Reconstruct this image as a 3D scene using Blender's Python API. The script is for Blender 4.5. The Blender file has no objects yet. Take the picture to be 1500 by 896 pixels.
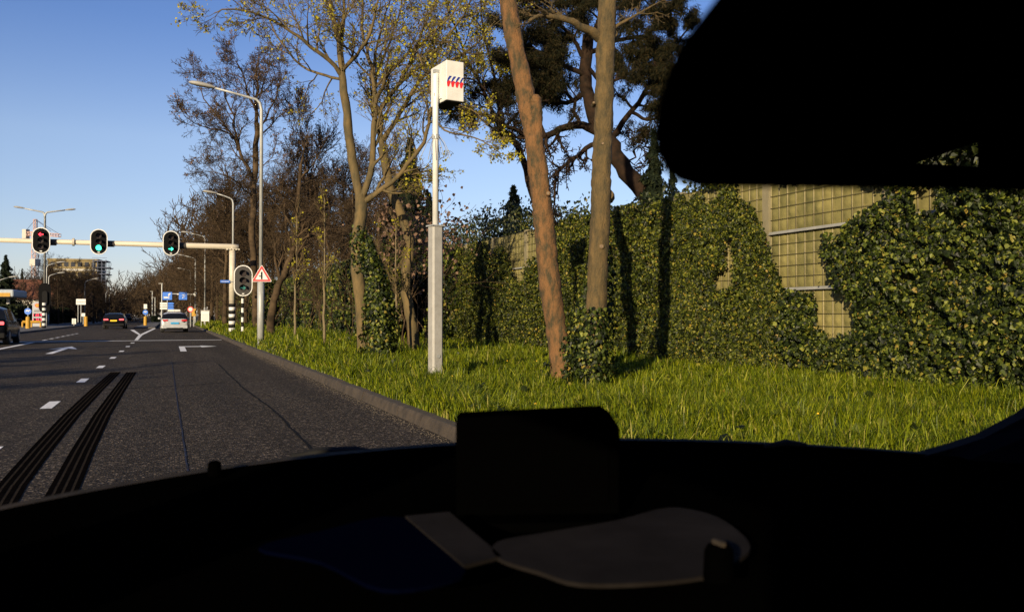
import bpy, bmesh, math, random
import numpy as np
from mathutils import Vector, Matrix, noise as mnoise

R = math.radians
SC = bpy.context.scene
COL = SC.collection
rng = np.random.default_rng(7)

# ------------------------------------------------------------------ camera
CAM_H = 1.2
cd = bpy.data.cameras.new('camera'); cam = bpy.data.objects.new('camera', cd); COL.objects.link(cam)
cd.sensor_width = 36; cd.lens = 30.0; cd.clip_start = 0.02; cd.clip_end = 3000
cam.location = (0, 0, CAM_H)
cam.rotation_euler = (R(90 + 0.64), 0, R(-21.9))
cd.dof.use_dof = True; cd.dof.focus_distance = 22; cd.dof.aperture_fstop = 10
SC.camera = cam

# ------------------------------------------------------------------ sky, sun, exposure
SUN_EL, SUN_DX, SUN_DY = 14.5, 0.655, 0.755          # light travels towards (+x, +y)
w = bpy.data.worlds.new('World'); SC.world = w; w.use_nodes = True
nt = w.node_tree; nt.nodes.clear()
sky = nt.nodes.new('ShaderNodeTexSky'); sky.sky_type = 'NISHITA'; sky.sun_disc = False
sky.sun_elevation = R(SUN_EL); sky.sun_rotation = math.atan2(-SUN_DX, -SUN_DY)
sky.air_density = 1.0; sky.dust_density = 0.2; sky.ozone_density = 4.0
bg = nt.nodes.new('ShaderNodeBackground'); bg.inputs[1].default_value = 0.09
out = nt.nodes.new('ShaderNodeOutputWorld')
stc = nt.nodes.new('ShaderNodeTexCoord'); sxz = nt.nodes.new('ShaderNodeSeparateXYZ'); srp = nt.nodes.new('ShaderNodeValToRGB')
nt.links.new(stc.outputs['Generated'], sxz.inputs[0]); nt.links.new(sxz.outputs['Z'], srp.inputs[0])
for k_, (pos, c) in enumerate(((0, (.95,.80,.90)), (.10, (1.17,.90,.92)), (.19, (1.32,.99,.97)), (.31, (.85,.78,.95)), (.5, (.70,.72,.95)))):
    e_ = srp.color_ramp.elements[k_] if k_ < 2 else srp.color_ramp.elements.new(pos)
    e_.position = pos; e_.color = (*c, 1)
smx = nt.nodes.new('ShaderNodeVectorMath'); smx.operation = 'MULTIPLY'
nt.links.new(sky.outputs[0], smx.inputs[0]); nt.links.new(srp.outputs[0], smx.inputs[1])
nt.links.new(smx.outputs[0], bg.inputs[0]); nt.links.new(bg.outputs[0], out.inputs[0])
ld = bpy.data.lights.new('sun', 'SUN'); sun = bpy.data.objects.new('sun', ld); COL.objects.link(sun)
ld.energy = 5.0; ld.angle = R(0.5); ld.color = (1.0, 0.80, 0.52)
sun.rotation_euler = Vector((SUN_DX, SUN_DY, -math.tan(R(SUN_EL)))).to_track_quat('-Z', 'Y').to_euler()
sun.location = (-20, -20, 20)
SC.view_settings.view_transform = 'Standard'; SC.view_settings.look = 'None'
SC.view_settings.gamma = 1; SC.view_settings.exposure = 0.85; SC.view_settings.use_curve_mapping = False

# ------------------------------------------------------------------ pixel -> world (photo is 1500 x 896, f = 1250 px)
CY, SY = 0.9278, 0.3730
def coef(px):
    u = (px - 750) / 1250
    return u * CY + SY, CY - u * SY            # world x, y per unit depth
def PT(px, py, d):
    cx, cy = coef(px)
    return Vector((cx * d, cy * d, CAM_H + (462 - py) / 1250 * d))
def project(x, y, z):
    d = x * SY + y * CY; r = x * CY - y * SY
    return 750 + 1250 * r / d, 462 - 1250 * (z - CAM_H) / d, d

# ------------------------------------------------------------------ objects
def tag(o, label=None, cat=None, group=None, kind=None):
    if label: o['label'] = label
    if cat: o['category'] = cat
    if group: o['group'] = group
    if kind: o['kind'] = kind
    return o
def empty(name, loc=(0, 0, 0), rz=0.0, label=None, cat=None, group=None):
    o = bpy.data.objects.new(name, None); COL.objects.link(o)
    o.location = loc; o.rotation_euler = (0, 0, rz); o.empty_display_size = 0.2
    return tag(o, label, cat, group)
def link(name, me, mats=None, parent=None, loc=None, rot=None):
    o = bpy.data.objects.new(name, me); COL.objects.link(o)
    if mats is not None and len(me.materials) == 0:
        for m in (mats if isinstance(mats, (list, tuple)) else [mats]): me.materials.append(m)
    if parent is not None: o.parent = parent
    if loc is not None: o.location = loc
    if rot is not None: o.rotation_euler = rot
    return o
def kids(o): return [c for c in COL.objects if c.parent is o]
def copy_tree(o, parent=None):
    c = o.copy(); COL.objects.link(c)
    if parent is not None: c.parent = parent
    for ch in o.children[:]: copy_tree(ch, c)
    return c
def np_mesh(name, V, F, smooth=False, mi=None):
    """V (n,3); F list of (m,k) int arrays"""
    me = bpy.data.meshes.new(name)
    V = np.asarray(V, dtype=np.float32)
    F = [np.asarray(f, dtype=np.int32) for f in (F if isinstance(F, list) else [F]) if len(f)]
    loops = np.concatenate([f.ravel() for f in F]); tot = np.concatenate([np.full(len(f), f.shape[1], np.int32) for f in F])
    start = np.concatenate([[0], np.cumsum(tot)[:-1]]).astype(np.int32)
    me.vertices.add(len(V)); me.vertices.foreach_set('co', V.ravel())
    me.loops.add(len(loops)); me.loops.foreach_set('vertex_index', loops)
    me.polygons.add(len(tot)); me.polygons.foreach_set('loop_start', start); me.polygons.foreach_set('loop_total', tot)
    me.polygons.foreach_set('use_smooth', np.full(len(tot), smooth, dtype=bool))
    if mi is not None: me.polygons.foreach_set('material_index', np.asarray(mi, dtype=np.int32))
    me.update(calc_edges=True); me.validate()
    return me

class MB:
    def __init__(s): s.v = []; s.f = []; s.m = []
    def add(s, vs, fs, mi=0):
        b = len(s.v); s.v += [tuple(v) for v in vs]
        for f in fs: s.f.append(tuple(b + i for i in f)); s.m.append(mi)
        return s
    def box(s, x0, x1, y0, y1, z0, z1, mi=0):
        return s.add([(x0,y0,z0),(x1,y0,z0),(x1,y1,z0),(x0,y1,z0),(x0,y0,z1),(x1,y0,z1),(x1,y1,z1),(x0,y1,z1)],
                     [(0,3,2,1),(4,5,6,7),(0,1,5,4),(1,2,6,5),(2,3,7,6),(3,0,4,7)], mi)
    def prism(s, poly, axis, a, b, mi=0):
        """poly of 2-D points extruded along axis from a to b"""
        n = len(poly)
        def mk(p, t):
            return {'x': (t, p[0], p[1]), 'y': (p[0], t, p[1]), 'z': (p[0], p[1], t)}[axis]
        return s.add([mk(p, a) for p in poly] + [mk(p, b) for p in poly],
                     [tuple(range(n))[::-1], tuple(range(n, 2*n))] + [(i, (i+1) % n, n + (i+1) % n, n + i) for i in range(n)], mi)
    def tube(s, pts, rad, n=10, mi=0, cap=True):
        pts = [Vector(p) for p in pts]
        if not isinstance(rad, (list, tuple)): rad = [rad] * len(pts)
        b = len(s.v)
        for i, p in enumerate(pts):
            t = (pts[min(i+1, len(pts)-1)] - pts[max(i-1, 0)]).normalized()
            ref = Vector((0, 1, 0)) if abs(t.y) < 0.9 else Vector((1, 0, 0))
            u = t.cross(ref).normalized(); v = t.cross(u)
            for k in range(n):
                a = 2*math.pi*k/n
                s.v.append(tuple(p + (u*math.cos(a) + v*math.sin(a))*rad[i]))
        for i in range(len(pts)-1):
            for k in range(n):
                k2 = (k+1) % n
                s.f.append((b+i*n+k, b+i*n+k2, b+(i+1)*n+k2, b+(i+1)*n+k)); s.m.append(mi)
        if cap:
            s.f.append(tuple(b+k for k in range(n))[::-1]); s.m.append(mi)
            s.f.append(tuple(b+(len(pts)-1)*n+k for k in range(n))); s.m.append(mi)
        return s
    def mesh(s, name):
        me = bpy.data.meshes.new(name); me.from_pydata(s.v, [], s.f)
        me.polygons.foreach_set('material_index', s.m); me.update()
        bm = bmesh.new(); bm.from_mesh(me); bmesh.ops.recalc_face_normals(bm, faces=bm.faces); bm.to_mesh(me); bm.free()
        return me
    def build(s, name, mats, parent=None, loc=None, rot=None, bevel=0, smooth=False):
        me = s.mesh(name)
        if smooth: me.polygons.foreach_set('use_smooth', [True]*len(me.polygons))
        o = link(name, me, mats, parent, loc, rot)
        if bevel:
            b = o.modifiers.new('bevel', 'BEVEL'); b.width = bevel; b.segments = 2; b.limit_method = 'ANGLE'
        return o

# ------------------------------------------------------------------ materials
def rgb(c): return (c[0], c[1], c[2], 1)
def mat(name, col, rough=0.6, metal=0.0, col2=None, scale=4.0, bump=0.0, bscale=None, emit=None, spec=0.5, detail=6.0, stretch=None, lo=0.35, hi=0.65, coat=0.0):
    m = bpy.data.materials.new(name); m.use_nodes = True
    n = m.node_tree; p = n.nodes['Principled BSDF']
    p.inputs['Base Color'].default_value = rgb(col); p.inputs['Roughness'].default_value = rough
    p.inputs['Metallic'].default_value = metal; p.inputs['Specular IOR Level'].default_value = spec
    p.inputs['Coat Weight'].default_value = coat
    tc = n.nodes.new('ShaderNodeTexCoord'); mp = n.nodes.new('ShaderNodeMapping')
    n.links.new(tc.outputs['Object'], mp.inputs[0])
    if stretch: mp.inputs['Scale'].default_value = stretch
    if col2 is None: col2 = tuple(c*0.82 for c in col)
    tx = n.nodes.new('ShaderNodeTexNoise'); tx.inputs['Scale'].default_value = scale; tx.inputs['Detail'].default_value = detail
    tx.inputs['Roughness'].default_value = 0.65
    n.links.new(mp.outputs[0], tx.inputs['Vector'])
    cr = n.nodes.new('ShaderNodeValToRGB'); cr.color_ramp.elements[0].position = lo; cr.color_ramp.elements[1].position = hi
    cr.color_ramp.elements[0].color = rgb(col2); cr.color_ramp.elements[1].color = rgb(col)
    n.links.new(tx.outputs['Fac'], cr.inputs[0]); n.links.new(cr.outputs[0], p.inputs['Base Color'])
    if bump:
        t2 = n.nodes.new('ShaderNodeTexNoise'); t2.inputs['Scale'].default_value = bscale or scale*4; t2.inputs['Detail'].default_value = 5
        n.links.new(mp.outputs[0], t2.inputs['Vector'])
        b = n.nodes.new('ShaderNodeBump'); b.inputs['Strength'].default_value = bump; b.inputs['Distance'].default_value = 0.02
        n.links.new(t2.outputs['Fac'], b.inputs['Height']); n.links.new(b.outputs[0], p.inputs['Normal'])
    if emit:
        p.inputs['Emission Color'].default_value = rgb(emit[0]); p.inputs['Emission Strength'].default_value = emit[1]
    return m
def leaf_mat(name, cols, rough=0.45, trans=0.3, spec=0.5, dead=None):
    """foliage: colour picked per leaf, some light passes through"""
    m = bpy.data.materials.new(name); m.use_nodes = True
    n = m.node_tree; p = n.nodes['Principled BSDF']; o = n.nodes['Material Output']
    g = n.nodes.new('ShaderNodeNewGeometry'); cr = n.nodes.new('ShaderNodeValToRGB')
    while len(cr.color_ramp.elements) < len(cols): cr.color_ramp.elements.new(0.5)
    for e, (pos, c) in zip(cr.color_ramp.elements, cols): e.position = pos; e.color = rgb(c)
    n.links.new(g.outputs['Random Per Island'], cr.inputs[0]); n.links.new(cr.outputs[0], p.inputs['Base Color'])
    p.inputs['Roughness'].default_value = rough; p.inputs['Specular IOR Level'].default_value = spec
    if trans:
        t = n.nodes.new('ShaderNodeBsdfTranslucent'); mx = n.nodes.new('ShaderNodeMixShader'); mx.inputs[0].default_value = trans
        n.links.new(cr.outputs[0], t.inputs[0]); n.links.new(p.outputs[0], mx.inputs[1]); n.links.new(t.outputs[0], mx.inputs[2])
        n.links.new(mx.outputs[0], o.inputs[0])
    return m
M = {}
M['grass'] = leaf_mat('grass_blade', [(0, (.010,.018,.001)), (.3, (.055,.085,.002)), (.7, (.150,.185,.004)), (.93, (.25,.265,.010)), (1, (.30,.26,.07))], 0.5, 0.35, .25)
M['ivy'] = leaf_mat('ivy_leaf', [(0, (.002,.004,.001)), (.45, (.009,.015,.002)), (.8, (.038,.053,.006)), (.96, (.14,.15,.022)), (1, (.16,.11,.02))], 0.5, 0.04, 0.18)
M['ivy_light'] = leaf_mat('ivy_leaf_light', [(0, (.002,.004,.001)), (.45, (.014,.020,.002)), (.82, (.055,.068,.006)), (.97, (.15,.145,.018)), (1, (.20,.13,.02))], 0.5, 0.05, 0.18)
M['laurel'] = leaf_mat('laurel_leaf', [(0, (.010,.016,.005)), (.6, (.028,.038,.008)), (.93, (.06,.068,.016)), (1, (.20,.18,.08))], 0.45, 0.1, 0.3)
M['needle'] = leaf_mat('pine_needle', [(0, (.005,.006,.003)), (.6, (.012,.013,.005)), (1, (.04,.028,.010))], 0.8, 0.05, .1)
M['conifer'] = leaf_mat('conifer_needle', [(0, (.004,.007,.004)), (.7, (.009,.014,.006)), (1, (.02,.024,.009))], 0.8, 0.05, .1)
M['bud'] = leaf_mat('young_leaf', [(0, (.10,.09,.006)), (.5, (.24,.215,.012)), (1, (.38,.33,.02))], 0.6, 0.3, .2)
M['dead'] = leaf_mat('withered_leaf', [(0, (.05,.028,.016)), (.6, (.11,.06,.035)), (1, (.22,.13,.08))], 0.7, 0.2)
M['barkA'] = mat('bark_red', (.135,.064,.020), .9, col2=(.034,.026,.009), scale=5, bump=1.0, bscale=34, stretch=(2,2,.8), lo=.38, hi=.6)
M['barkB'] = mat('bark_olive', (.100,.064,.021), .9, col2=(.036,.028,.010), scale=6, bump=1.0, bscale=36, stretch=(2,2,.7))
M['barkC'] = mat('bark_grey_green', (.115,.078,.028), .9, col2=(.045,.036,.014), scale=3, bump=.4, stretch=(2,2,.7))
M['barkD'] = mat('bark_brown', (.078,.052,.029), .95, spec=.15, col2=(.018,.013,.008), scale=2)
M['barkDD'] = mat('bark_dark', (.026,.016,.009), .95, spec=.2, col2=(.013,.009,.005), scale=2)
M['barkP'] = mat('bark_pine', (.024,.013,.007), .95, spec=.2, col2=(.008,.005,.003), scale=5, bump=.4)
M['barkY'] = mat('bark_pale', (.15,.115,.06), .85, col2=(.08,.06,.03), scale=5)
M['scar'] = mat('cut_wood', (.20,.14,.08), .9, col2=(.09,.06,.035), scale=30)
M['galv'] = mat('galvanised_steel', (.34,.35,.345), .5, .2, col2=(.24,.25,.25), scale=6, stretch=(3,3,.6))
M['whitepaint'] = mat('white_paint', (.60,.60,.575), .4, col2=(.50,.495,.46), scale=3)
M['postgrey'] = mat('grey_painted_post', (.27,.265,.25), .6, col2=(.21,.205,.19), scale=5, bump=.08, bscale=40)
M['cream'] = mat('cream_paint', (.46,.42,.34), .5, col2=(.37,.335,.265), scale=3, stretch=(.4,4,4))
M['black'] = mat('black_enamel', (.006,.006,.0065), .75, spec=.2)
M['blackboard'] = mat('signal_board_black', (.004,.004,.0045), .9, spec=.12)
M['greyboard'] = mat('signal_board_grey', (.045,.042,.04), .8, spec=.2)
M['white'] = mat('white_enamel', (.55,.55,.54), .5, col2=(.46,.46,.45))
M['red'] = mat('red_enamel', (.58,.02,.025), .4, col2=(.5,.018,.02))
M['blue'] = mat('blue_enamel', (.015,.13,.55), .4, col2=(.012,.11,.48))
M['pblue'] = mat('stripe_blue', (.015,.03,.25), .4)
M['yellow'] = mat('yellow_enamel', (.42,.23,.012), .6, col2=(.32,.17,.01))
M['tailred'] = mat('tail_lamp', (.35,.01,.015), .2, emit=((1,.03,.04), .08))
M['tailglow'] = mat('lit_tail_lamp', (.5,.02,.03), .2, emit=((1,.10,.10), 1.6))
M['lensred'] = mat('signal_red_lit', (.5,.01,.01), .3, emit=((1,.03,.05), 3.0))
M['lensgreen'] = mat('signal_green_lit', (.02,.5,.35), .3, emit=((.05,1,.55), 2.4))
M['lensdim'] = mat('signal_green_dim', (.01,.10,.08), .3, emit=((.03,.6,.42), .10))
M['lensoff'] = mat('signal_lens_dark', (.012,.005,.005), .5, spec=.25)
M['digits'] = mat('price_digits', (.6,.02,.05), .4, emit=((1,.03,.08), 1.6))
M['glass'] = mat('car_glass', (.006,.007,.009), .12, spec=.35)
M['carblack'] = mat('black_car_paint', (.002,.0025,.004), .25, spec=.12)
M['carsilver'] = mat('silver_car_paint', (.42,.43,.45), .35, .25, coat=.3)
M['rubber'] = mat('rubber', (.015,.015,.015), .8)
M['rim'] = mat('alloy_rim', (.30,.30,.31), .35, .7)
M['plate_y'] = mat('yellow_plate', (.85,.50,.02), .4)
M['plate_b'] = mat('blue_plate', (.03,.28,.55), .4)
M['kerb'] = mat('kerb_concrete', (.048,.035,.023), .95, col2=(.018,.013,.009), scale=5, bump=.5, bscale=40)
M['markp'] = mat('road_paint', (.72,.72,.70), .7, col2=(.45,.44,.42), scale=14, detail=8, lo=.3, hi=.5)
M['skid'] = mat('tyre_rubber_mark', (.0015,.0015,.0015), .95, col2=(.005,.004,.004), scale=20, spec=.0)
M['smear'] = mat('tyre_smear', (.042,.034,.026), .95, col2=(.010,.008,.007), scale=50, spec=.0, lo=.38, hi=.68)
M['crack'] = mat('tar_seam', (.004,.004,.004), .9, spec=.1)
M['chalk'] = mat('blue_chalk_line', (.018,.030,.075), .9, col2=(.02,.018,.018), scale=24, lo=.42, hi=.6, spec=.1)
M['soil'] = mat('verge_soil', (.040,.045,.010), .95, col2=(.018,.020,.006), scale=6)
M['ground'] = mat('park_ground', (.030,.027,.012), .95, col2=(.02,.016,.009), scale=.5)
M['pave'] = mat('paving', (.09,.085,.08), .9, col2=(.06,.057,.054), scale=1.5)
M['panel'] = mat('barrier_panel', (.215,.185,.066), .95, spec=.2, col2=(.10,.094,.034), scale=1.3, bump=.5, bscale=60, lo=.35, hi=.65)
M['wpost'] = mat('barrier_post', (.19,.165,.10), .85, col2=(.12,.105,.06), scale=2.5, bump=.2, bscale=40, stretch=(1,1,.4))
M['wire'] = mat('barrier_wire', (.045,.040,.02), .8)
M['rib'] = mat('barrier_rib', (.235,.20,.10), .9, col2=(.16,.14,.07), scale=3)
M['rail'] = mat('barrier_rail', (.28,.28,.26), .6, .2)
M['brick'] = mat('brown_roof_tiles', (.12,.040,.018), .9, col2=(.06,.022,.012), scale=2)
M['render'] = mat('white_render', (.42,.40,.36), .9)
M['ochre'] = mat('ochre_cladding', (.22,.165,.07), .85, col2=(.12,.095,.045), scale=.4)
M['scaff'] = mat('scaffold_steel', (.035,.05,.10), .6)
M['dkwin'] = mat('dark_window', (.02,.022,.026), .2)
M['canopy'] = mat('grey_fascia', (.33,.37,.40), .5)
M['crane'] = mat('crane_paint', (.50,.34,.30), .6, col2=(.42,.26,.22))
M['trim'] = mat('car_trim', (.0004,.0004,.0004), 1.0, spec=.0)
M['hood'] = mat('bonnet_paint', (.0012,.0012,.003), .8, spec=.04)
M['cowl'] = mat('cowl_rubber', (.032,.025,.019), .95, col2=(.018,.015,.011), scale=20, spec=.1)
M['dashgrey'] = mat('dash_grey', (.0105,.0090,.0085), .95, col2=(.0060,.0050,.0045), scale=14, spec=.03)
M['dashnavy'] = mat('dash_navy', (.0003,.0006,.0035), .95, spec=.0)
M['pebble'] = mat('pebble', (.16,.13,.095), .95, col2=(.05,.042,.03), scale=20)
M['dandelion'] = mat('dandelion_yellow', (.75,.42,.01), .7)
mm = bpy.data.materials.new('mirror_silver'); mm.use_nodes = True
pb = mm.node_tree.nodes['Principled BSDF']; pb.inputs['Metallic'].default_value = 1; pb.inputs['Roughness'].default_value = 0.0
pb.inputs['Base Color'].default_value = (.62, .66, .66, 1); M['mirror'] = mm
wg = bpy.data.materials.new('windscreen_glass'); wg.use_nodes = True; wn = wg.node_tree; wn.nodes.clear()
tb = wn.nodes.new('ShaderNodeBsdfTransparent'); tb.inputs[0].default_value = (.955, .965, .96, 1)
wo = wn.nodes.new('ShaderNodeOutputMaterial'); wn.links.new(tb.outputs[0], wo.inputs[0]); M['wind'] = wg

# asphalt: stone chips in dark binder, worn bands
am = bpy.data.materials.new('asphalt'); am.use_nodes = True; n = am.node_tree; p = n.nodes['Principled BSDF']
tc = n.nodes.new('ShaderNodeTexCoord')
v1 = n.nodes.new('ShaderNodeTexVoronoi'); v1.inputs['Scale'].default_value = 52
n.links.new(tc.outputs['Object'], v1.inputs['Vector'])
crc = n.nodes.new('ShaderNodeValToRGB'); e = crc.color_ramp.elements
e[0].position = 0.0; e[0].color = (.006,.0045,.003,1); e[1].position = 1.0; e[1].color = (.19,.15,.11,1)
e2 = e.new(.55); e2.color = (.028,.0215,.0155,1); e3 = e.new(.88); e3.color = (.068,.054,.040,1)
sep = n.nodes.new('ShaderNodeSeparateColor'); n.links.new(v1.outputs['Color'], sep.inputs[0]); n.links.new(sep.outputs[0], crc.inputs[0])
big = n.nodes.new('ShaderNodeTexNoise'); big.inputs['Scale'].default_value = .9; big.inputs['Detail'].default_value = 4
mp = n.nodes.new('ShaderNodeMapping'); mp.inputs['Scale'].default_value = (1.6, .12, 1); n.links.new(tc.outputs['Object'], mp.inputs[0]); n.links.new(mp.outputs[0], big.inputs['Vector'])
mr = n.nodes.new('ShaderNodeMapRange'); mr.inputs[1].default_value = .3; mr.inputs[2].default_value = .7; mr.inputs[3].default_value = .72; mr.inputs[4].default_value = 1.2
n.links.new(big.outputs['Fac'], mr.inputs[0])
mul = n.nodes.new('ShaderNodeVectorMath'); mul.operation = 'SCALE'; n.links.new(crc.outputs[0], mul.inputs[0]); n.links.new(mr.outputs[0], mul.inputs['Scale'])
n.links.new(mul.outputs[0], p.inputs['Base Color']); p.inputs['Roughness'].default_value = .95; p.inputs['Specular IOR Level'].default_value = .15
bb = n.nodes.new('ShaderNodeBump'); bb.inputs['Strength'].default_value = .7; bb.inputs['Distance'].default_value = .012
n.links.new(v1.outputs['Distance'], bb.inputs['Height']); n.links.new(bb.outputs[0], p.inputs['Normal']); M['asphalt'] = am

# ------------------------------------------------------------------ ground, road, verge
KX = 2.52
def sm(t): t = max(0.0, min(1.0, t)); return t*t*(3-2*t)
def vz(x, y):
    t = sm((x-2.7)/1.0)
    return .115 - .10*sm((x-2.8)/1.6) + .30*t*(1-sm((x-4.6)/3.5))*sm((y-17)/14) + .05*sm((y-20)/20)*t + .02*math.sin(x*1.7+y*.6)*t
def sheet(name, x0, x1, y0, y1, z, m, kind='structure', parent=None):
    o = MB().add([(x0,y0,z),(x1,y0,z),(x1,y1,z),(x0,y1,z)], [(0,1,2,3)]).build(name, m, parent)
    if kind and parent is None: o['kind'] = kind
    return o
sheet('ground', -1500, 1500, -600, 2500, -.03, M['ground'])
road = sheet('road', -9.2, KX+.02, -40, 900, 0.0, M['asphalt'])
pv = MB().box(-30, -9.2, 20, 400, -.02, .11).build('pavement', M['pave']); pv['kind'] = 'structure'
# verge
xs = np.concatenate([np.linspace(2.665, 5, 12), np.linspace(5.4, 14, 14), [40]]); ys = np.concatenate([np.arange(-20, 70, 1.0), np.arange(70, 420, 10.)])
V = [(x, y, vz(min(x, 12), y)) for y in ys for x in xs]; nx = len(xs)
F = np.array([(j*nx+i, j*nx+i+1, (j+1)*nx+i+1, (j+1)*nx+i) for j in range(len(ys)-1) for i in range(nx-1)])
link('verge', np_mesh('verge', np.array(V), F, True), M['soil'])['kind'] = 'structure'
# kerb: separate concrete stones in a row
kb = MB(); y = -6.0; r_ = random.Random(3)
while y < 220:
    L = 1.0 if y < 60 else 4.0
    dz = r_.uniform(-.006, .006); dx = r_.uniform(-.005, .005)
    y1 = y + L - .012
    z1 = .125 + dz
    kb.prism([(KX+dx, -.02), (KX+.03+dx, z1-.03), (KX+.05+dx, z1-.004), (KX+.075+dx, z1), (KX+.165, z1), (KX+.165, -.02)], 'y', y, y1)
    y += L
kb = kb.build('kerb', M['kerb']); kb['kind'] = 'structure'
# road markings, all children of the road
def mark(name, polys, m, z=.004):
    b = MB()
    for p_ in polys: b.add([(a, c, z) for a, c in p_], [tuple(range(len(p_)))])
    return b.build(name, m, road)
def rect(x0, x1, y0, y1): return [(x0,y0),(x1,y0),(x1,y1),(x0,y1)]
for yc_ in (-1, 4, 8.5, 12.95, 17.6, 22.1, 26.7, 31.5, 36.2, 40.8): a, b_ = yc_-.5, yc_+.5;  mark('lane_dash', [rect(-1.54,-1.40,a,b_)], M['markp'])
mark('stop_line', [rect(-9.0, KX-.1, 44.2, 44.75)], M['markp'])
mark('edge_line', [rect(-5.72,-5.52, 20, 43.2)], M['markp'])
for k in range(7): mark('lane_dash', [rect(-5.7,-5.55, 46.5+k*2.6, 47.9+k*2.6)], M['markp'])
mark('gore_line', [[(-1.55,45.3),(-1.40,45.3),(-1.50,57),(-1.72,57)], [(-1.72,57),(-1.50,57),(-1.1,86),(-1.35,86)], [(-1.72,57.3),(-1.60,57.9),(-2.7,78),(-3.0,78)]], M['markp'])
mark('straight_arrow', [rect(-3.58,-3.38,30.2,35.0), [(-3.95,34.0),(-3.48,37.0),(-3.02,34.0),(-3.48,34.9)]], M['markp'])
mark('turn_arrow', [[(.36,30.6),(.56,30.6),(.56,34.9),(.36,35.6)], [(.56,34.9),(1.15,34.9),(1.15,35.6),(.36,35.6)], [(1.15,34.3),(1.75,35.25),(1.15,36.2)]], M['markp'])
# tyre marks with tread ribs
def G(px, py):
    d = CAM_H*1250/(py-462); cx, cy = coef(px); return (cx*d, cy*d)
def strip_along(path, offs, wd):
    out_ = []
    for i in range(len(path)-1):
        (xa, ya), (xb, yb) = path[i], path[i+1]
        out_.append([(xa+offs-wd, ya), (xa+offs+wd, ya), (xb+offs+wd, yb), (xb+offs-wd, yb)])
    return out_
for pa in ([(-12,760),(18,712),(60,660),(105,608),(140,573),(170,545)], [(75,760),(97,712),(122,660),(150,608),(172,575),(193,545)]):
    g = [G(*q) for q in pa]
    polys = []
    for k in range(4): polys += strip_along(g, (k-1.5)*.054, .0165)
    mark('skid_mark', polys, M['skid'])
    mark('skid_mark', strip_along(g, 0, .095), M['smear'], .0025)
def wander(pts, wd, jit, seed, step=.25):
    r = random.Random(seed); q = []
    for i in range(len(pts)-1):
        (xa, ya), (xb, yb) = pts[i], pts[i+1]; L = math.hypot(xb-xa, yb-ya); nn = max(2, int(L/step))
        for k in range(nn):
            t = k/nn; q.append((xa+(xb-xa)*t+r.uniform(-jit,jit), ya+(yb-ya)*t+r.uniform(-jit,jit)))
    q.append(pts[-1]); out_ = []
    for i in range(len(q)-1):
        (xa, ya), (xb, yb) = q[i], q[i+1]; L = math.hypot(xb-xa, yb-ya) or 1
        nx_, ny_ = -(yb-ya)/L*wd, (xb-xa)/L*wd
        out_.append([(xa-nx_,ya-ny_),(xa+nx_,ya+ny_),(xb+nx_,yb+ny_),(xb-nx_,yb-ny_)])
    return out_
mark('tar_seam', wander([G(320,533),G(355,567),G(400,600),G(440,640),G(480,680)], .013, .012, 1), M['crack'])
mark('tar_seam', wander([(-9,14.4),(-3,14.9),(0,15.6),(KX,16.9)], .018, .008, 2), M['crack'])
mark('chalk_line', wander([G(252,530),G(258,575),G(267,630),G(276,690)], .007, .004, 3), M['chalk'])
# pebbles and grit along the kerb
r_ = random.Random(5); V = []; F = []
for i in range(3600):
    x = KX - abs(r_.gauss(0, .11)) - .01; yy = r_.uniform(5, 32)
    if x < 1.9: continue
    s = r_.uniform(.003, .009); b = len(V)
    V += [(x-s,yy,.002),(x,yy-s,.002),(x+s,yy,.002),(x,yy+s,.002),(x+r_.uniform(-s,s)*.3,yy,s*.9)]
    F += [(b,b+1,b+4),(b+1,b+2,b+4),(b+2,b+3,b+4),(b+3,b,b+4)]
tag(link('gravel', np_mesh('gravel', np.array(V), np.array(F)), M['pebble']), 'pale grit and pebbles lying in the gutter along the kerb', 'gravel', kind='stuff')
isl = MB().box(-3.0, -1.2, 86, 400, -.02, .12).build('traffic_island', M['pave']); isl['kind'] = 'structure'

# ------------------------------------------------------------------ grass blades
def blades(n_try, x0, x1, y0, y1, seed):
    g = np.random.default_rng(seed)
    x = g.uniform(x0, x1, n_try); yv = g.uniform(y0, y1, n_try)
    d = x*SY + yv*CY; keep = d > 4
    px = np.where(keep, 750 + 1250*(x*CY - yv*SY)/np.maximum(d, .1), -9999)
    keep &= (px > 150) & (px < 1680)
    keep &= g.random(n_try) < np.minimum(1, (9.0/np.maximum(d, .1))**1.35)
    return x[keep], yv[keep], d[keep]
GX, GY, GD = [], [], []
for (nt_, a) in ((560000, (2.68, 11.0, 3.5, 22)), (260000, (2.68, 11.0, 22, 46)), (200000, (2.68, 6.5, 46, 110))):
    x, yv, d = blades(nt_, *a, seed=nt_); GX.append(x); GY.append(yv); GD.append(d)
GX, GY, GD = map(np.concatenate, (GX, GY, GD)); kp = np.array([mnoise.noise(Vector((x*2.6, y*2.6, 4))) + .5*mnoise.noise(Vector((x*7, y*7, 1))) for x, y in zip(GX, GY)]) > -.22+.30*rng.random(len(GX)); GX, GY, GD = GX[kp], GY[kp], GD[kp]; N = len(GX); print('grass blades', N)
g = np.random.default_rng(11)
clump = np.array([mnoise.noise(Vector((x*.9, y*.9, 0))) for x, y in zip(GX, GY)])
h = (.12 + .12*g.random(N) + .14*clump) * (1 + .25*np.clip((GY-14)/20, 0, 1)); h *= np.where(GX < 2.85, .55, 1)*np.where(g.random(N) < .06, 1.55, 1)
wd = (.0035 + .003*g.random(N))*np.maximum(1, GD/11)
ang = g.uniform(0, 2*np.pi, N); lean = g.uniform(.1, .75, N); wang = ang + np.pi/2 + g.normal(0, .5, N)
z0 = np.array([vz(x, y) for x, y in zip(GX, GY)])
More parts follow.
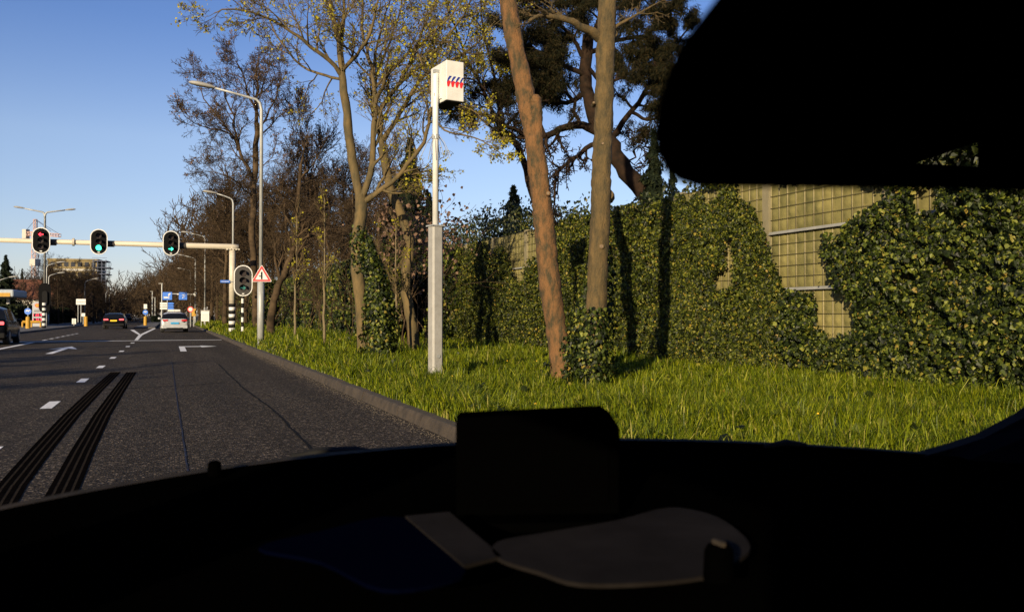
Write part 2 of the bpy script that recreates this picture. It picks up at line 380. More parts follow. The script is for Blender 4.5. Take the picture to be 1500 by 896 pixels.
wx, wy = np.cos(wang)*wd, np.sin(wang)*wd; lx, ly = np.cos(ang)*lean*h, np.sin(ang)*lean*h
def lvl(t, tb, s):  # t height frac, tb bend frac, s width sign
    return np.stack([GX + lx*tb + wx*s, GY + ly*tb + wy*s, z0 - .01 + h*t], 1)
GV = np.stack([lvl(0,0,1), lvl(0,0,-1), lvl(.5,.22,.9), lvl(.5,.22,-.9), lvl(.85,.65,.55), lvl(.85,.65,-.55), lvl(.98,1.1,0)], 1).reshape(-1, 3)
b = (np.arange(N)*7)[:, None]
link('grass', np_mesh('grass', GV, [np.concatenate([b+np.array([0,1,3,2]), b+np.array([2,3,5,4])]), b+np.array([4,5,6])]), M['grass'])
tag(bpy.data.objects['grass'], 'tall fresh green grass covering the verge between kerb and ivy wall', 'grass', kind='stuff')
# broad weeds and dandelions in it
def leaf_mesh(name, P, size, nrm, jitter, g, aspect=1.0, shape='ivy', droop=.0):
    """P (n,3) leaf centres; nrm (n,3) facing; each a folded five-sided leaf"""
    n_ = len(P); nn_ = nrm + g.normal(0, jitter, (n_, 3)); nn_ /= np.linalg.norm(nn_, axis=1)[:, None] + 1e-9
    up = np.tile([0, 0, 1.], (n_, 1)) + g.normal(0, .45, (n_, 3)); u = np.cross(up, nn_); u /= np.linalg.norm(u, axis=1)[:, None] + 1e-9
    v = np.cross(nn_, u); s = size[:, None]
    if shape == 'ivy':
        pts = [(0, .42, .05), (-.5, .18, -.08), (-.28, -.28, -.04), (0, -.62, .02), (.28, -.28, -.04), (.5, .18, -.08)]
        faces = [(0, 1, 2, 3), (0, 3, 4, 5)]
    else:
        pts = [(0, .5, 0), (-.2, .1, -.06), (0, -.5, .0), (.2, .1, -.06)]
        faces = [(0, 1, 2), (0, 2, 3)]
    VV = np.stack([P + s*(a*u*aspect + c*v + e_*nn_) for a, c, e_ in pts], 1).reshape(-1, 3)
    bb_ = (np.arange(n_)*len(pts))[:, None]
    return np_mesh(name, VV, [np.concatenate([bb_ + np.array(f) for f in faces])])
g = np.random.default_rng(12)
P = []
for i in range(1500):
    x, yv = g.uniform(2.75, 10.5), g.uniform(5, 30)
    if mnoise.noise(Vector((x*.6, yv*.6, 9))) > .0: P.append((x, yv, vz(x, yv)+g.uniform(.05, .2)))
P = np.array(P)
tag(link('weeds', leaf_mesh('weeds', P, g.uniform(.06, .14, len(P)), np.tile([-.3, -.5, 1.], (len(P), 1)), .5, g), M['ivy_light']),
    'broad leafed weeds growing among the verge grass', 'weeds', kind='stuff')
V = MB()
for i in range(7):
    x, yv = random.Random(i).uniform(3, 7.5), random.Random(i+50).uniform(5.5, 17)
    z = vz(x, yv)+.22; V.tube([(x,yv,z-.2),(x,yv,z)], .003, 4, 1); V.tube([(x,yv,z),(x,yv,z+.012)], [.014,.009], 8, 0)
tag(V.build('dandelion_flowers', [M['dandelion'], M['grass']]), 'yellow dandelion heads dotted through the verge grass', 'flowers', kind='stuff')
exec_marker = 1

# ------------------------------------------------------------------ noise barrier
WX = 11.0; BAY = 3.05; Y0 = 13.7; ZB = .1; ZR = (1.71, 2.80, 3.98)
wall = empty('noise_barrier', (WX, Y0, 0), 0, 'tall yellowish noise barrier of wire faced panels between posts, half covered by ivy', 'noise barrier')
def panel_mesh(z0, z1):
    nc, nr, sd = 12, max(3, int(round((z1-z0)/.225))), 4
    Y = np.linspace(.10, BAY-.10, nc*sd+1); Z = np.linspace(z0, z1, nr*sd+1)
    r = np.random.default_rng(int(z0*100)); puff = r.uniform(.015, .05, (nr, nc))
    V = []
    for j, z in enumerate(Z):
        for i, yy in enumerate(Y):
            cj, ci = min(j//sd, nr-1), min(i//sd, nc-1)
            a = math.sin(math.pi*((i % sd)/sd)); b_ = math.sin(math.pi*((j % sd)/sd))
            V.append((-.045 - puff[cj, ci]*a*b_, yy, z))
    nx_ = len(Y); F = [(j*nx_+i, j*nx_+i+1, (j+1)*nx_+i+1, (j+1)*nx_+i) for j in range(len(Z)-1) for i in range(nx_-1)]
    mb = MB(); mb.add(V, F, 0)
    mb.box(.0, .05, .10, BAY-.10, z0, z1, 0)
    for i in range(nc+1):
        yy = .10 + (BAY-.20)*i/nc; mb.box(-.066, -.050, yy-.013, yy+.013, z0, z1, 2)
    for j in range(nr+1):
        zz = z0 + (z1-z0)*j/nr; mb.box(-.080, -.070, .10, BAY-.10, zz-.004, zz+.004, 1)
    return mb.mesh('panel')
pms = [panel_mesh(ZB, ZR[0]-.02), panel_mesh(ZR[0]+.02, ZR[1]-.02), panel_mesh(ZR[1]+.02, ZR[2])]
for me in pms:
    for k in ('panel', 'wire', 'rib'): me.materials.append(M[k])
    me.polygons.foreach_set('use_smooth', [True]*len(me.polygons))
post_me = MB().box(-.12, .10, -.095, .095, -.1, 4.02).mesh('post'); post_me.materials.append(M['wpost'])
rail_me = MB().box(-.11, -.02, .1, BAY-.1, -.02, .02).box(-.14, -.11, .1, BAY-.1, -.035, -.015).mesh('rail'); rail_me.materials.append(M['rail'])
for k in range(-9, 16):
    yb = k*BAY
    o = link('post', post_me, None, wall, (0, yb, 0))
    if k == 15: break
    for me in pms: link('panel', me, None, wall, (0, yb, 0))
    for z in ZR[:2]: link('rail', rail_me, None, wall, (0, yb, z))

# ------------------------------------------------------------------ ivy on the barrier
def inpoly(x, y, poly):
    c = np.zeros(len(x), bool); j = len(poly)-1
    for i in range(len(poly)):
        xi, yi = poly[i]; xj, yj = poly[j]
        c ^= ((yi > y) != (yj > y)) & (x < (xj-xi)*(y-yi)/((yj-yi) or 1e-9)+xi); j = i
    return c
BARE = [[(1078,255),(1300,255),(1298,292),(1262,312),(1235,330),(1232,346),(1206,343),(1203,362),(1212,392),(1219,424),(1236,430),(1250,458),(1248,490),(1216,494),(1194,478),(1190,430),(1174,430),(1148,425),(1130,382),(1122,352),(1110,322),(1104,304),(1078,290)],
        [(1336,272),(1374,272),(1372,304),(1350,312),(1338,304)],
        [(1000,284),(1056,270),(1050,292),(1030,300),(1026,282),(1004,298)],
        [(1062,344),(1074,350),(1072,420),(1048,428),(1044,405),(1060,392)],
        [(676,356),(790,325),(790,376),(770,384),(764,412),(750,410),(742,372),(736,362),(724,364),(714,385),(712,356),(690,352),(684,372),(677,372)],
        [(1376,372),(1396,376),(1402,398),(1386,398)], [(1238,460),(1252,462),(1246,486),(1240,486)]]
def nz(a, b_, c=0): return mnoise.noise(Vector((a, b_, c)))
def ivy_cloud(n_, y0, y1, z0, z1, seed, thick=(.02, .22), top=None, mask=True):
    g = np.random.default_rng(seed)
    Y = g.uniform(y0, y1, n_); Z = z0 + (z1-z0)*g.random(n_); T = np.array([.8*nz(y*.9, z*.9, 3)+.5*nz(y*2.6, z*2.6, 5)+.55*nz(y*6.5, z*6.5, 8) for y, z in zip(Y, Z)])
    off = thick[0] + (thick[1]-thick[0])*np.clip(.45+.9*T, 0, 1)*np.where(g.random(n_) < .7, g.uniform(.85, 1.1, n_), g.random(n_))
    X = WX-.08-off
    keep = np.ones(n_, bool)
    d = X*SY+Y*CY; px = 750+1250*(X*CY-Y*SY)/d; py = 462-1250*(Z-CAM_H)/d
    if mask:
        jit = g.normal(0, 2.2, (2, n_))
        for poly in BARE: keep &= ~(inpoly(px+jit[0], py+jit[1], poly) & (g.random(n_) > .0003) & (d > 2))
        # thin, see-through patch of stems
        thin = (px > 1020) & (px < 1085) & (py > 370) & (T < -.05)
        keep &= ~(thin & (g.random(n_) < .55))
    if top is not None: keep &= Z < top(Y)
    return np.stack([X, Y, Z], 1)[keep], T[keep], g
# light ivy (small leaves) left of the bare bay, darker big leaves right of it
def add_ivy(name, P, size, m, label, g, nrm=(-1, -.35, .25), jit=.8):
    o = link(name, leaf_mesh(name, P, size, np.tile(nrm, (len(P), 1)), jit, g), m)
    return tag(o, label, 'ivy', kind='stuff')
topf = lambda Y: 4.05 + np.array([.22*nz(y*.8, 1.5) + .1*nz(y*3, 7) for y in Y])
P, T, g = ivy_cloud(74000, 5.0, 12.9, .1, 4.2, 21, (.10, .50), topf)
add_ivy('ivy', P, (.034+.062*g.random(len(P))**1.8), M['ivy'], 'dark large leafed ivy on the barrier nearest the car, beyond the bare bay', g)
P, T, g = ivy_cloud(62000, 12.0, 17.1, .1, 4.15, 22, (.08, .32), topf)
add_ivy('ivy', P, (.03+.05*g.random(len(P))**1.6), M['ivy_light'], 'ivy with yellowing leaves climbing the barrier beside its bare yellow bay', g)
topg = lambda Y: 3.98 + np.array([.35*max(0, nz(y*.9, 2.5)) for y in Y])
P, T, g = ivy_cloud(110000, 17.1, 33, .1, 4.15, 23, (.06, .42), topg)
add_ivy('ivy', P, (.035+.05*g.random(len(P))**1.6), M['ivy_light'], 'even carpet of ivy on the barrier behind the two thick trunks', g)
P, T, g = ivy_cloud(42000, 32.2, 75, .1, 5.3, 24, (.02, 1.1), lambda Y: 4.4 + np.array([.7*nz(y*.25, 2.5)+.3*nz(y, 3) for y in Y]) - np.clip((Y-45)/30, 0, 1)*.5, False)
add_ivy('ivy', P, g.uniform(.10, .18, len(P)), M['ivy'], 'dark ivy hedge far along the barrier behind the forked tree', g)
P, T, g = ivy_cloud(20000, -15, -4, 1.2, 5.2, 25, (.02, .3), None, False)
add_ivy('ivy', P, g.uniform(.08, .13, len(P)), M['ivy_light'], 'ivy on the barrier seen only in the rear view mirror', g)
# ------------------------------------------------------------------ trees
class Tubes:
    def __init__(s): s.g = {}
    def add(s, pts, rad, n=4): s.g.setdefault((len(pts), n), []).append((pts, rad))
    def mesh(s, name):
        VV, FF, base = [], [], 0
        for (K, n_), L in s.g.items():
            P = np.array([a for a, _ in L], dtype=np.float64); Rr = np.array([b_ for _, b_ in L])
            T = np.gradient(P, axis=1); T /= np.linalg.norm(T, axis=2)[..., None] + 1e-9
            ref = np.where(np.abs(T[..., 1:2]) < .8, np.array([0, 1., 0]), np.array([1., 0, 0]))
            U = np.cross(T, ref); U /= np.linalg.norm(U, axis=2)[..., None] + 1e-9; W = np.cross(T, U)
            a = np.arange(n_)*2*np.pi/n_
            X = P[:, :, None, :] + Rr[:, :, None, None]*(np.cos(a)[None, None, :, None]*U[:, :, None, :] + np.sin(a)[None, None, :, None]*W[:, :, None, :])
            VV.append(X.reshape(-1, 3)); N_ = len(L)
            i = np.arange(K-1)[:, None]*n_; k = np.arange(n_)[None, :]; k2 = (k+1) % n_
            q = np.stack([i+k, i+k2, i+n_+k2, i+n_+k], 2).reshape(-1, 4)
            FF.append((np.arange(N_)*K*n_)[:, None, None] + q[None] + base); FF[-1] = FF[-1].reshape(-1, 4)
            base += N_*K*n_
        return np_mesh(name, np.concatenate(VV), [np.concatenate(FF)], True)
def vadd(a, b_, s=1.0): return (a[0]+b_[0]*s, a[1]+b_[1]*s, a[2]+b_[2]*s)
def vnorm(a):
    l = math.sqrt(a[0]**2+a[1]**2+a[2]**2) or 1; return (a[0]/l, a[1]/l, a[2]/l)
def spread(d, ang, r):
    v = vnorm((r.gauss(0,1), r.gauss(0,1), r.gauss(0,1)))
    dot = v[0]*d[0]+v[1]*d[1]+v[2]*d[2]; v = vnorm((v[0]-dot*d[0], v[1]-dot*d[1], v[2]-dot*d[2]))
    return vnorm(tuple(d[i]*math.cos(ang)+v[i]*math.sin(ang) for i in range(3)))
def grow(T, tips, p, d, L, r0, lvl, r, C):
    """C: nch per level, ratio, wander, up, ang, rmin"""
    last = lvl >= len(C['nch'])
    nseg = 6 if lvl == 0 else (5 if lvl == 1 else 3)
    pts = [p]; ds = []
    for i in range(nseg):
        d = vnorm((d[0]+r.gauss(0, C['wander']), d[1]+r.gauss(0, C['wander']), d[2]+r.gauss(0, C['wander'])+C['up']))
        p = vadd(p, d, L/nseg); pts.append(p); ds.append(d)
    rt = r0*(.3 if not last else .45)
    rad = [max(C['rmin'], r0+(rt-r0)*i/nseg) for i in range(nseg+1)]
    T.add(pts, rad, 8 if lvl == 0 else (5 if lvl == 1 else 3))
    if last: tips.append((pts[-1], ds[-1])); tips.append((pts[1], ds[0])); return
    kids_from(T, tips, pts, rad, L, lvl, r, C)
def kids_from(T, tips, pts, rad, L, lvl, r, C, t0=.22, n_=None):
    nseg = len(pts)-1
    n_ = n_ if n_ is not None else C['nch'][lvl]
    for k in range(n_):
        t = t0+(1-t0)*(k+r.random())/n_
        if k == n_-1: t = .999
        i = min(nseg-1, int(t*nseg)); f = t*nseg-i
        p = tuple(pts[i][j]+(pts[i+1][j]-pts[i][j])*f for j in range(3))
        dd = vnorm(tuple(pts[i+1][j]-pts[i][j] for j in range(3)))
        rr = rad[i]+(rad[i+1]-rad[i])*f
        an = C['ang']*r.uniform(.7, 1.3) if k < n_-1 else .2
        grow(T, tips, p, spread(dd, an, r), L*C['ratio']*r.uniform(.7, 1.15)*(1-.35*t), max(C['rmin'], rr*.62), lvl+1, r, C)
def leaf_pts(tips, n_per, sp, g):
    P = np.array([t[0] for t in tips]); P = np.repeat(P, n_per, 0); return P + g.normal(0, sp, P.shape)

# --- shared bare crowns (trunk and crown meshes reused by every copy)
def bare_variant(seed, H, trunk_r, C, lean=(0,0), trunk_frac=.35, bark='barkD', twigs=None, leafy=0):
    r = random.Random(seed); T1, T2, tips = Tubes(), Tubes(), []
    th = H*trunk_frac; n_ = 10; pts = []
    for i in range(n_+1):
        t = i/n_; pts.append((lean[0]*t*t*H + r.gauss(0,.012)*H*t, lean[1]*t*t*H + r.gauss(0,.012)*H*t, t*H*.78))
    rad = [trunk_r*(1.25 if i == 0 else 1)*(1-.80*i/n_) for i in range(n_+1)]
    T1.add(pts, rad, 8)
    kids_from(T2, tips, pts, rad, H*.46, 0, r, C, trunk_frac/.78)
    a = T1.mesh('trunk'); a.materials.append(M[bark]); b_ = T2.mesh('crown'); b_.materials.append(M[twigs or bark])
    c = None
    if leafy:
        g = np.random.default_rng(seed); P = leaf_pts(tips, leafy, .12, g); P = P[g.random(len(P)) < .07]
        c = leaf_mesh('withered', P, g.uniform(.05, .1, len(P)), np.tile([-.5,-.6,.4], (len(P),1)), .8, g)
        c.materials.append(M['dead'])
    return a, b_, c
CB = dict(nch=[17, 10, 8, 5], ratio=.56, wander=.17, up=.06, ang=.85, rmin=.0075)
BV = [bare_variant(31, 12, .17, CB, (.0, .02), .32, leafy=1),
      bare_variant(32, 12, .15, dict(CB, ang=1.0, up=.03), (-.03, 0), .25),
      bare_variant(33, 12, .13, dict(CB, ang=.6, up=.12), (.02, 0), .30, leafy=1),
      bare_variant(34, 9, .13, dict(CB, ang=1.15, up=-.01, ratio=.6), (0, 0), .15)]
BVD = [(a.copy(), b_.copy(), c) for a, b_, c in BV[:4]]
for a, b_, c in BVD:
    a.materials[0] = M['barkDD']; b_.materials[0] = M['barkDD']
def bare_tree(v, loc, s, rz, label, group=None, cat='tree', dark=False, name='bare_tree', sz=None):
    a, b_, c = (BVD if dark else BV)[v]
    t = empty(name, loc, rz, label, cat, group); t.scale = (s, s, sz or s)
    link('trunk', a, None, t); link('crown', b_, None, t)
    if c is not None: link('withered_leaves', c, None, t)
    return t
def at(px, d, x=None):
    cx, cy = coef(px); return (cx*d, cy*d)
def right_tree(px, d, v, s, rz, label, **k):
    x, yv = at(px, d); return bare_tree(v, (x, yv, vz(min(x, 11), yv)-.05), s, rz, label, **k)
# hero bare tree behind the street lamp, with limbs reaching over the road
right_tree(445, 52, 2, 1.28, .7, 'slender bare tree with withered leaves right of the lamp post')
right_tree(330, 62, 1, 1.22, 1.4, 'bare tree spreading over the gantry column with drooping outer twigs')
right_tree(415, 60, 1, 1.15, 3.3, 'twiggy bare tree in the thicket behind the warning triangle')
right_tree(480, 44, 3, 1.05, 5.1, 'low tangled tree with drooping twigs behind two thin saplings')
right_tree(500, 56, 0, 1.15, 4.0, 'bare brown tree filling the gap left of the forked tree')
right_tree(575, 46, 2, .95, 1.0, 'brown twiggy tree beyond the forked tree, near the dark spruce')
right_tree(300, 84, 3, 1.3, 1.7, 'low spreading bare tree beyond the white notice board')
right_tree(345, 78, 2, 1.25, 2.7, 'upright bare tree beyond the gantry column')
right_tree(395, 75, 3, 1.3, .2, 'rounded bare tree deep in the thicket beyond the warning triangle')
right_tree(318, 105, 1, 1.5, 4.4, 'high spreading bare tree beyond the third street lamp')
right_tree(350, 100, 0, 1.3, 5.5, 'bare tree deep behind the gantry column')
right_tree(440, 80, 1, 1.2, 2.2, 'distant bare tree seen between the lamp post and the saplings')
right_tree(530, 70, 3, 1.3, 2.9, 'rounded bare tree behind the ivy barrier, past the forked tree')
for i, (px, d, v, s) in enumerate([(420,66,0,1.2),(455,62,1,1.2),(500,64,3,1.35),(540,58,1,1.05),(565,66,2,1.0),(590,60,3,1.1),(470,72,2,1.15),(400,90,0,1.4),(370,92,1,1.4),(430,100,3,1.6),(340,120,2,1.6),(322,130,3,1.7),(310,95,0,1.2),(360,66,3,1.2),(385,62,1,1.15),(515,50,1,1.0),(545,75,0,1.1),(335,90,1,1.35)]):
    right_tree(px, d, v, s, i*1.9, 'brown leafless tree in the thicket round the ivy barrier', group='trees of the thicket')
far = [(292,130,1,1.3),(283,150,0,1.2),(300,145,2,1.4),(276,185,1,1.3),(268,215,3,1.6),(286,200,0,1.3),(258,245,1,1.4),(249,280,3,1.7),(270,270,2,1.4),
       (240,320,0,1.4),(230,350,1,1.4),(296,175,3,1.6),(306,165,1,1.7),(282,240,3,1.7),(252,300,1,1.8),(226,370,3,1.6),(208,400,1,1.2),(188,430,3,1.2),(172,400,3,.8),(222,390,3,1.5),(212,420,1,1.3),(202,440,0,1.1),(192,460,3,1.2),(184,470,1,1.0),(176,450,0,.8),(262,330,0,1.5),(245,390,2,1.7),(233,430,2,1.6)]
for i, (px, d, v, s) in enumerate(far):
    x, yv = at(px, d); bare_tree((v if i % 2 else 3), (x, yv, 0), s*(1.15 if d < 300 else 1.3), i*1.3, 'brown leafless tree in the distant wood where the road vanishes', group='trees of the distant wood')
# off to the left: trees round the filling station
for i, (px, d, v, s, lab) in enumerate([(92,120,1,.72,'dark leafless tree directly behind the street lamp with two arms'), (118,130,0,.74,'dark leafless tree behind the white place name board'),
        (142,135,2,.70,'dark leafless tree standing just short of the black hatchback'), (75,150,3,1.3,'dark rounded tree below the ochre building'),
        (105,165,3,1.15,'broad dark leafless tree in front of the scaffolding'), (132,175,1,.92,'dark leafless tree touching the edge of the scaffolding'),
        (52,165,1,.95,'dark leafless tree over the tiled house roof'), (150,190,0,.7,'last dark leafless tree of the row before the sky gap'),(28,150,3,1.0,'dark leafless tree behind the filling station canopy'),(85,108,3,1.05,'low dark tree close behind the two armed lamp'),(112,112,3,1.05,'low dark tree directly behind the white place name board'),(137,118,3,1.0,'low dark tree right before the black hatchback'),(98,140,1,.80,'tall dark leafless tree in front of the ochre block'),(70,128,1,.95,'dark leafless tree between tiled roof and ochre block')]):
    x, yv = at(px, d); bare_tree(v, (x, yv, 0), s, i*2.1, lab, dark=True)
# trees standing left of the picture whose shadows cross the road
for (x, yv, v, s, rz) in ((-12.5, 9, 3, .62, 1), (-12.8, 13.5, 3, .52, 2), (-12.2, 17, 3, .60, 3), (-13, 21, 3, .50, 4), (-12.4, 24.5, 3, .56, 5), (-12.6, 5, 3, .6, 2.5)):
    bare_tree(v, (x, yv, 0), s, rz, 'low roadside tree on the far side that shades the road', group='shade trees on the far side')
# undergrowth
r = random.Random(77); T = Tubes(); tips = []
CU = dict(nch=[4, 3], ratio=.6, wander=.2, up=.08, ang=.6, rmin=.006)
for i in range(200):
    x, yv = r.uniform(4.2, 10.6), r.uniform(30, 105)
    if x < 6 and yv < 48: continue
    grow(T, tips, (x, yv, vz(x, yv)-.05), vnorm((r.gauss(0,.25), r.gauss(0,.25), 1)), r.uniform(1.8, 4.5), .022, 0, r, CU)
o = link('undergrowth', T.mesh('undergrowth'), M['barkD']); tag(o, 'tangle of thin brown stems under the trees beyond the lamp post', 'undergrowth', kind='stuff')

def twig_mass(name, spots, label, m, seed, L=(2.5, 6), r0=.06, rmin=.03):
    r = random.Random(seed); T = Tubes(); tp = []
    for (x, y, z, n_) in spots:
        for k in range(n_): grow(T, tp, (x+r.gauss(0,3), y+r.gauss(0,4), z*r.random()), vnorm((r.gauss(0,.5), r.gauss(0,.5), 1)), r.uniform(*L), r0, 0, r, dict(nch=[5, 4], ratio=.6, wander=.2, up=.05, ang=.7, rmin=rmin))
    o = link(name, T.mesh(name), M[m]); return tag(o, label, 'wood', kind='stuff')
r = random.Random(5); sp_ = []
for i in range(150):
    px = r.uniform(158, 320); d = r.uniform(240, 460) if px < 270 else r.uniform(140, 300); cx, cy = coef(px)
    top = 3 + 14*sm((px-170)/110); sp_.append((cx*d, cy*d, top, 9))
twig_mass('distant_wood', sp_, 'brown leafless wood closing the view far down the road', 'barkD', 8, (4, 8), .10, .05)
sp_ = []
for i in range(90):
    px = r.uniform(24, 152); d = r.uniform(130, 230); cx, cy = coef(px); yt = 470-r.uniform(20, 68)*(.7 if px > 140 or px < 40 else 1); sp_.append((cx*d, cy*d, (462-yt)/1250*d*.8, 8))
twig_mass('dark_thicket', sp_, 'dark leafless thicket under the scaffolded block', 'barkDD', 9, (2, 5), .06, .035)

# --- hero trees from measured limb paths
def limb(T, path, d, r0, r1, sides=9, sub=3, jag=.0, seed=0):
    """path in photo pixels, d depth in metres (number or list); returns smooth world polyline + radii"""
    rr = random.Random(seed)
    pts = [PT(px, py, d[i] if isinstance(d, (list, tuple)) else d) for i, (px, py) in enumerate(path)]
    q = []
    n_ = len(pts)
    for i in range(n_-1):
        p0, p1, p2, p3 = pts[max(i-1,0)], pts[i], pts[i+1], pts[min(i+2,n_-1)]
        for k in range(sub):
            t = k/sub
            v = .5*((2*p1)+(p2-p0)*t+(2*p0-5*p1+4*p2-p3)*t*t+(3*p1-p0-3*p2+p3)*t**3)
            q.append(tuple(v + Vector((rr.gauss(0,jag), rr.gauss(0,jag), 0))))
    q.append(tuple(pts[-1])); m_ = len(q)-1
    rad = [(r0+(r1-r0)*i/m_)*(1+rr.uniform(-.05,.05)) for i in range(m_+1)]
    T.add(q, rad, sides); return q, rad
def sprout(T, tips, q, rad, L, n_, r, C, t0=.1): kids_from(T, tips, q, rad, L, 0, r, C, t0, n_)
def finish_tree(name, label, trunkT, crownT, tips, bark, origin, buds=0, budsize=(.03,.06), twig=None, leaf='bud', group=None, spd=.04, rough=0):
    if trunkT.g:
        pl = trunkT.g[next(iter(trunkT.g))][0][0]; p0_ = pl[0]; gz_ = vz(min(p0_[0], 11), p0_[1])-.12
        if p0_[2] > gz_: dz_ = p0_[2]-gz_; pl[0] = (p0_[0]-(pl[1][0]-p0_[0])*.3, p0_[1], gz_); origin = (origin[0], origin[1], gz_+.1)
    t = empty(name, origin, 0, label, 'tree', group)
    inv = tuple(-c for c in origin)
    for nm, TT, mt in (('trunk', trunkT, bark), ('crown', crownT, twig or bark)):
        if TT is None or not TT.g: continue
        me = TT.mesh(nm)
        if rough and nm == 'trunk':
            co = np.empty(len(me.vertices)*3, np.float32); me.vertices.foreach_get('co', co); co = co.reshape(-1, 3); no = np.array([v.normal for v in me.vertices])
            k_ = np.array([.6*mnoise.noise(Vector((c_[0]*3, c_[1]*3, c_[2]*1.3))) + .35*mnoise.noise(Vector((c_[0]*11, c_[1]*11, c_[2]*6))) + .2*mnoise.noise(Vector((c_[0]*30, c_[1]*30, c_[2]*22))) for c_ in co])
            co += no*(k_*rough)[:, None]; me.vertices.foreach_set('co', co.ravel()); me.update()
        me.transform(Matrix.Translation(inv)); link(nm, me, M[mt], t)
    if buds:
        g = np.random.default_rng(5); P = leaf_pts(tips, 1, spd, g)
        if buds < 1: P = P[g.random(len(P)) < buds*.35]; P = np.repeat(P, 4, 0); P += g.normal(0, .05, P.shape)
        else: P = np.repeat(P, int(buds), 0); P += g.normal(0, spd, P.shape)
        me = leaf_mesh('leaves', P, g.uniform(budsize[0], budsize[1], len(P)), np.tile([-.4,-.6,.5],(len(P),1)), .8, g)
        me.transform(Matrix.Translation(inv)); link('leaves', me, M[leaf], t)
    return t
def knot(parent, px, py, d, r, m, origin, out_=.0):
    # a sawn branch stub: short tapering collar with a pale cut face towards the camera side
    p = PT(px, py, d) - Vector(origin); nrm = Vector((-.35, -.9, .15)).normalized()
    mb = MB(); mb.tube([p-nrm*.12, p+nrm*(.01+out_)], [r*1.7, r*1.15], 10, 0); mb.tube([p+nrm*(.008+out_), p+nrm*(.02+out_)], [r*.85, r*.75], 10, 1)
    return mb.build('branch_stub', [m, M['scar']], parent, smooth=False)
CT = dict(nch=[0, 5, 4, 3], ratio=.55, wander=.16, up=.03, ang=.75, rmin=.0045)
# leaning trunk
T = Tubes(); T2 = Tubes(); tips = []; r = random.Random(8)
D = 14.2
limb(T, [(823,560),(818,500),(806,420),(797,330),(792,280),(784,215),(775,165),(764,110),(752,50),(742,-10),(725,-110),(718,-220)], D, .185, .125, 26, 12, .0, 2)
limb(T, [(791,275),(789,240),(788,205),(787,175),(786,160),(785,150),(784,144)], D-.06, .10, .10, 20, 6, .0, 2)
T.add([tuple(PT(784,150,D-.06)), tuple(PT(784,145,D-.06)), tuple(PT(783,140,D-.06)), tuple(PT(783,138,D-.06))], [.10,.095,.06,.005], 16)
q, rd = limb(T2, [(718,-220),(690,-330),(660,-480)], D, .12, .05); sprout(T2, tips, q, rd, 2.6, 9, r, CT)
oA = tuple(PT(823, 560, D)); tA = finish_tree('maple_tree', 'thick reddish trunk leaning towards the white camera box', T, T2, tips, 'barkA', oA, rough=.045)
oA = tuple(tA.location); knot(tA, 805, 395, D-.15, .030, M['barkA'], oA); knot(tA, 803, 283, D-.15, .034, M['barkA'], oA)
# upright trunk
T = Tubes(); T2 = Tubes(); tips = []; D = 13.8
limb(T, [(869,560),(871,500),(874,440),(877,370),(880,300),(882,230),(884,160),(886,90),(889,40),(892,-20),(896,-120),(893,-240)], D, .175, .125, 26, 12, .0, 4)
q, rd = limb(T2, [(893,-240),(905,-350),(930,-480)], D, .12, .05); sprout(T2, tips, q, rd, 2.6, 9, r, CT)
q, rd = limb(T2, [(878,55),(868,45),(850,38),(838,30),(815,24),(790,22),(775,30)], [13.8,13.7,13.6,13.5,13.4,13.3,13.2], .085, .022, 8, 3, .004); sprout(T2, tips, q, rd, 1.0, 5, r, CT, .4)
q, rd = limb(T2, [(890,60),(900,40),(925,25),(960,5)], 13.8, .04, .012, 6); sprout(T2, tips, q, rd, .9, 5, r, CT, .3)
oB = tuple(PT(869, 560, D)); tB = finish_tree('maple_tree', 'thick olive brown upright trunk with a stubby branch, in the pair by the ivy wall', T, T2, tips, 'barkB', oB, rough=.045)
oB = tuple(tB.location); knot(tB, 881, 361, D-.17, .038, M['barkB'], oB); knot(tB, 891, 285, D+.02, .075, M['barkB'], oB, .02); knot(tB, 883, 210, D-.15, .025, M['barkB'], oB)
knot(tB, 899, 48, D+.02, .06, M['barkB'], oB, .0); knot(tB, 870, 150, D-.1, .02, M['barkB'], oB)
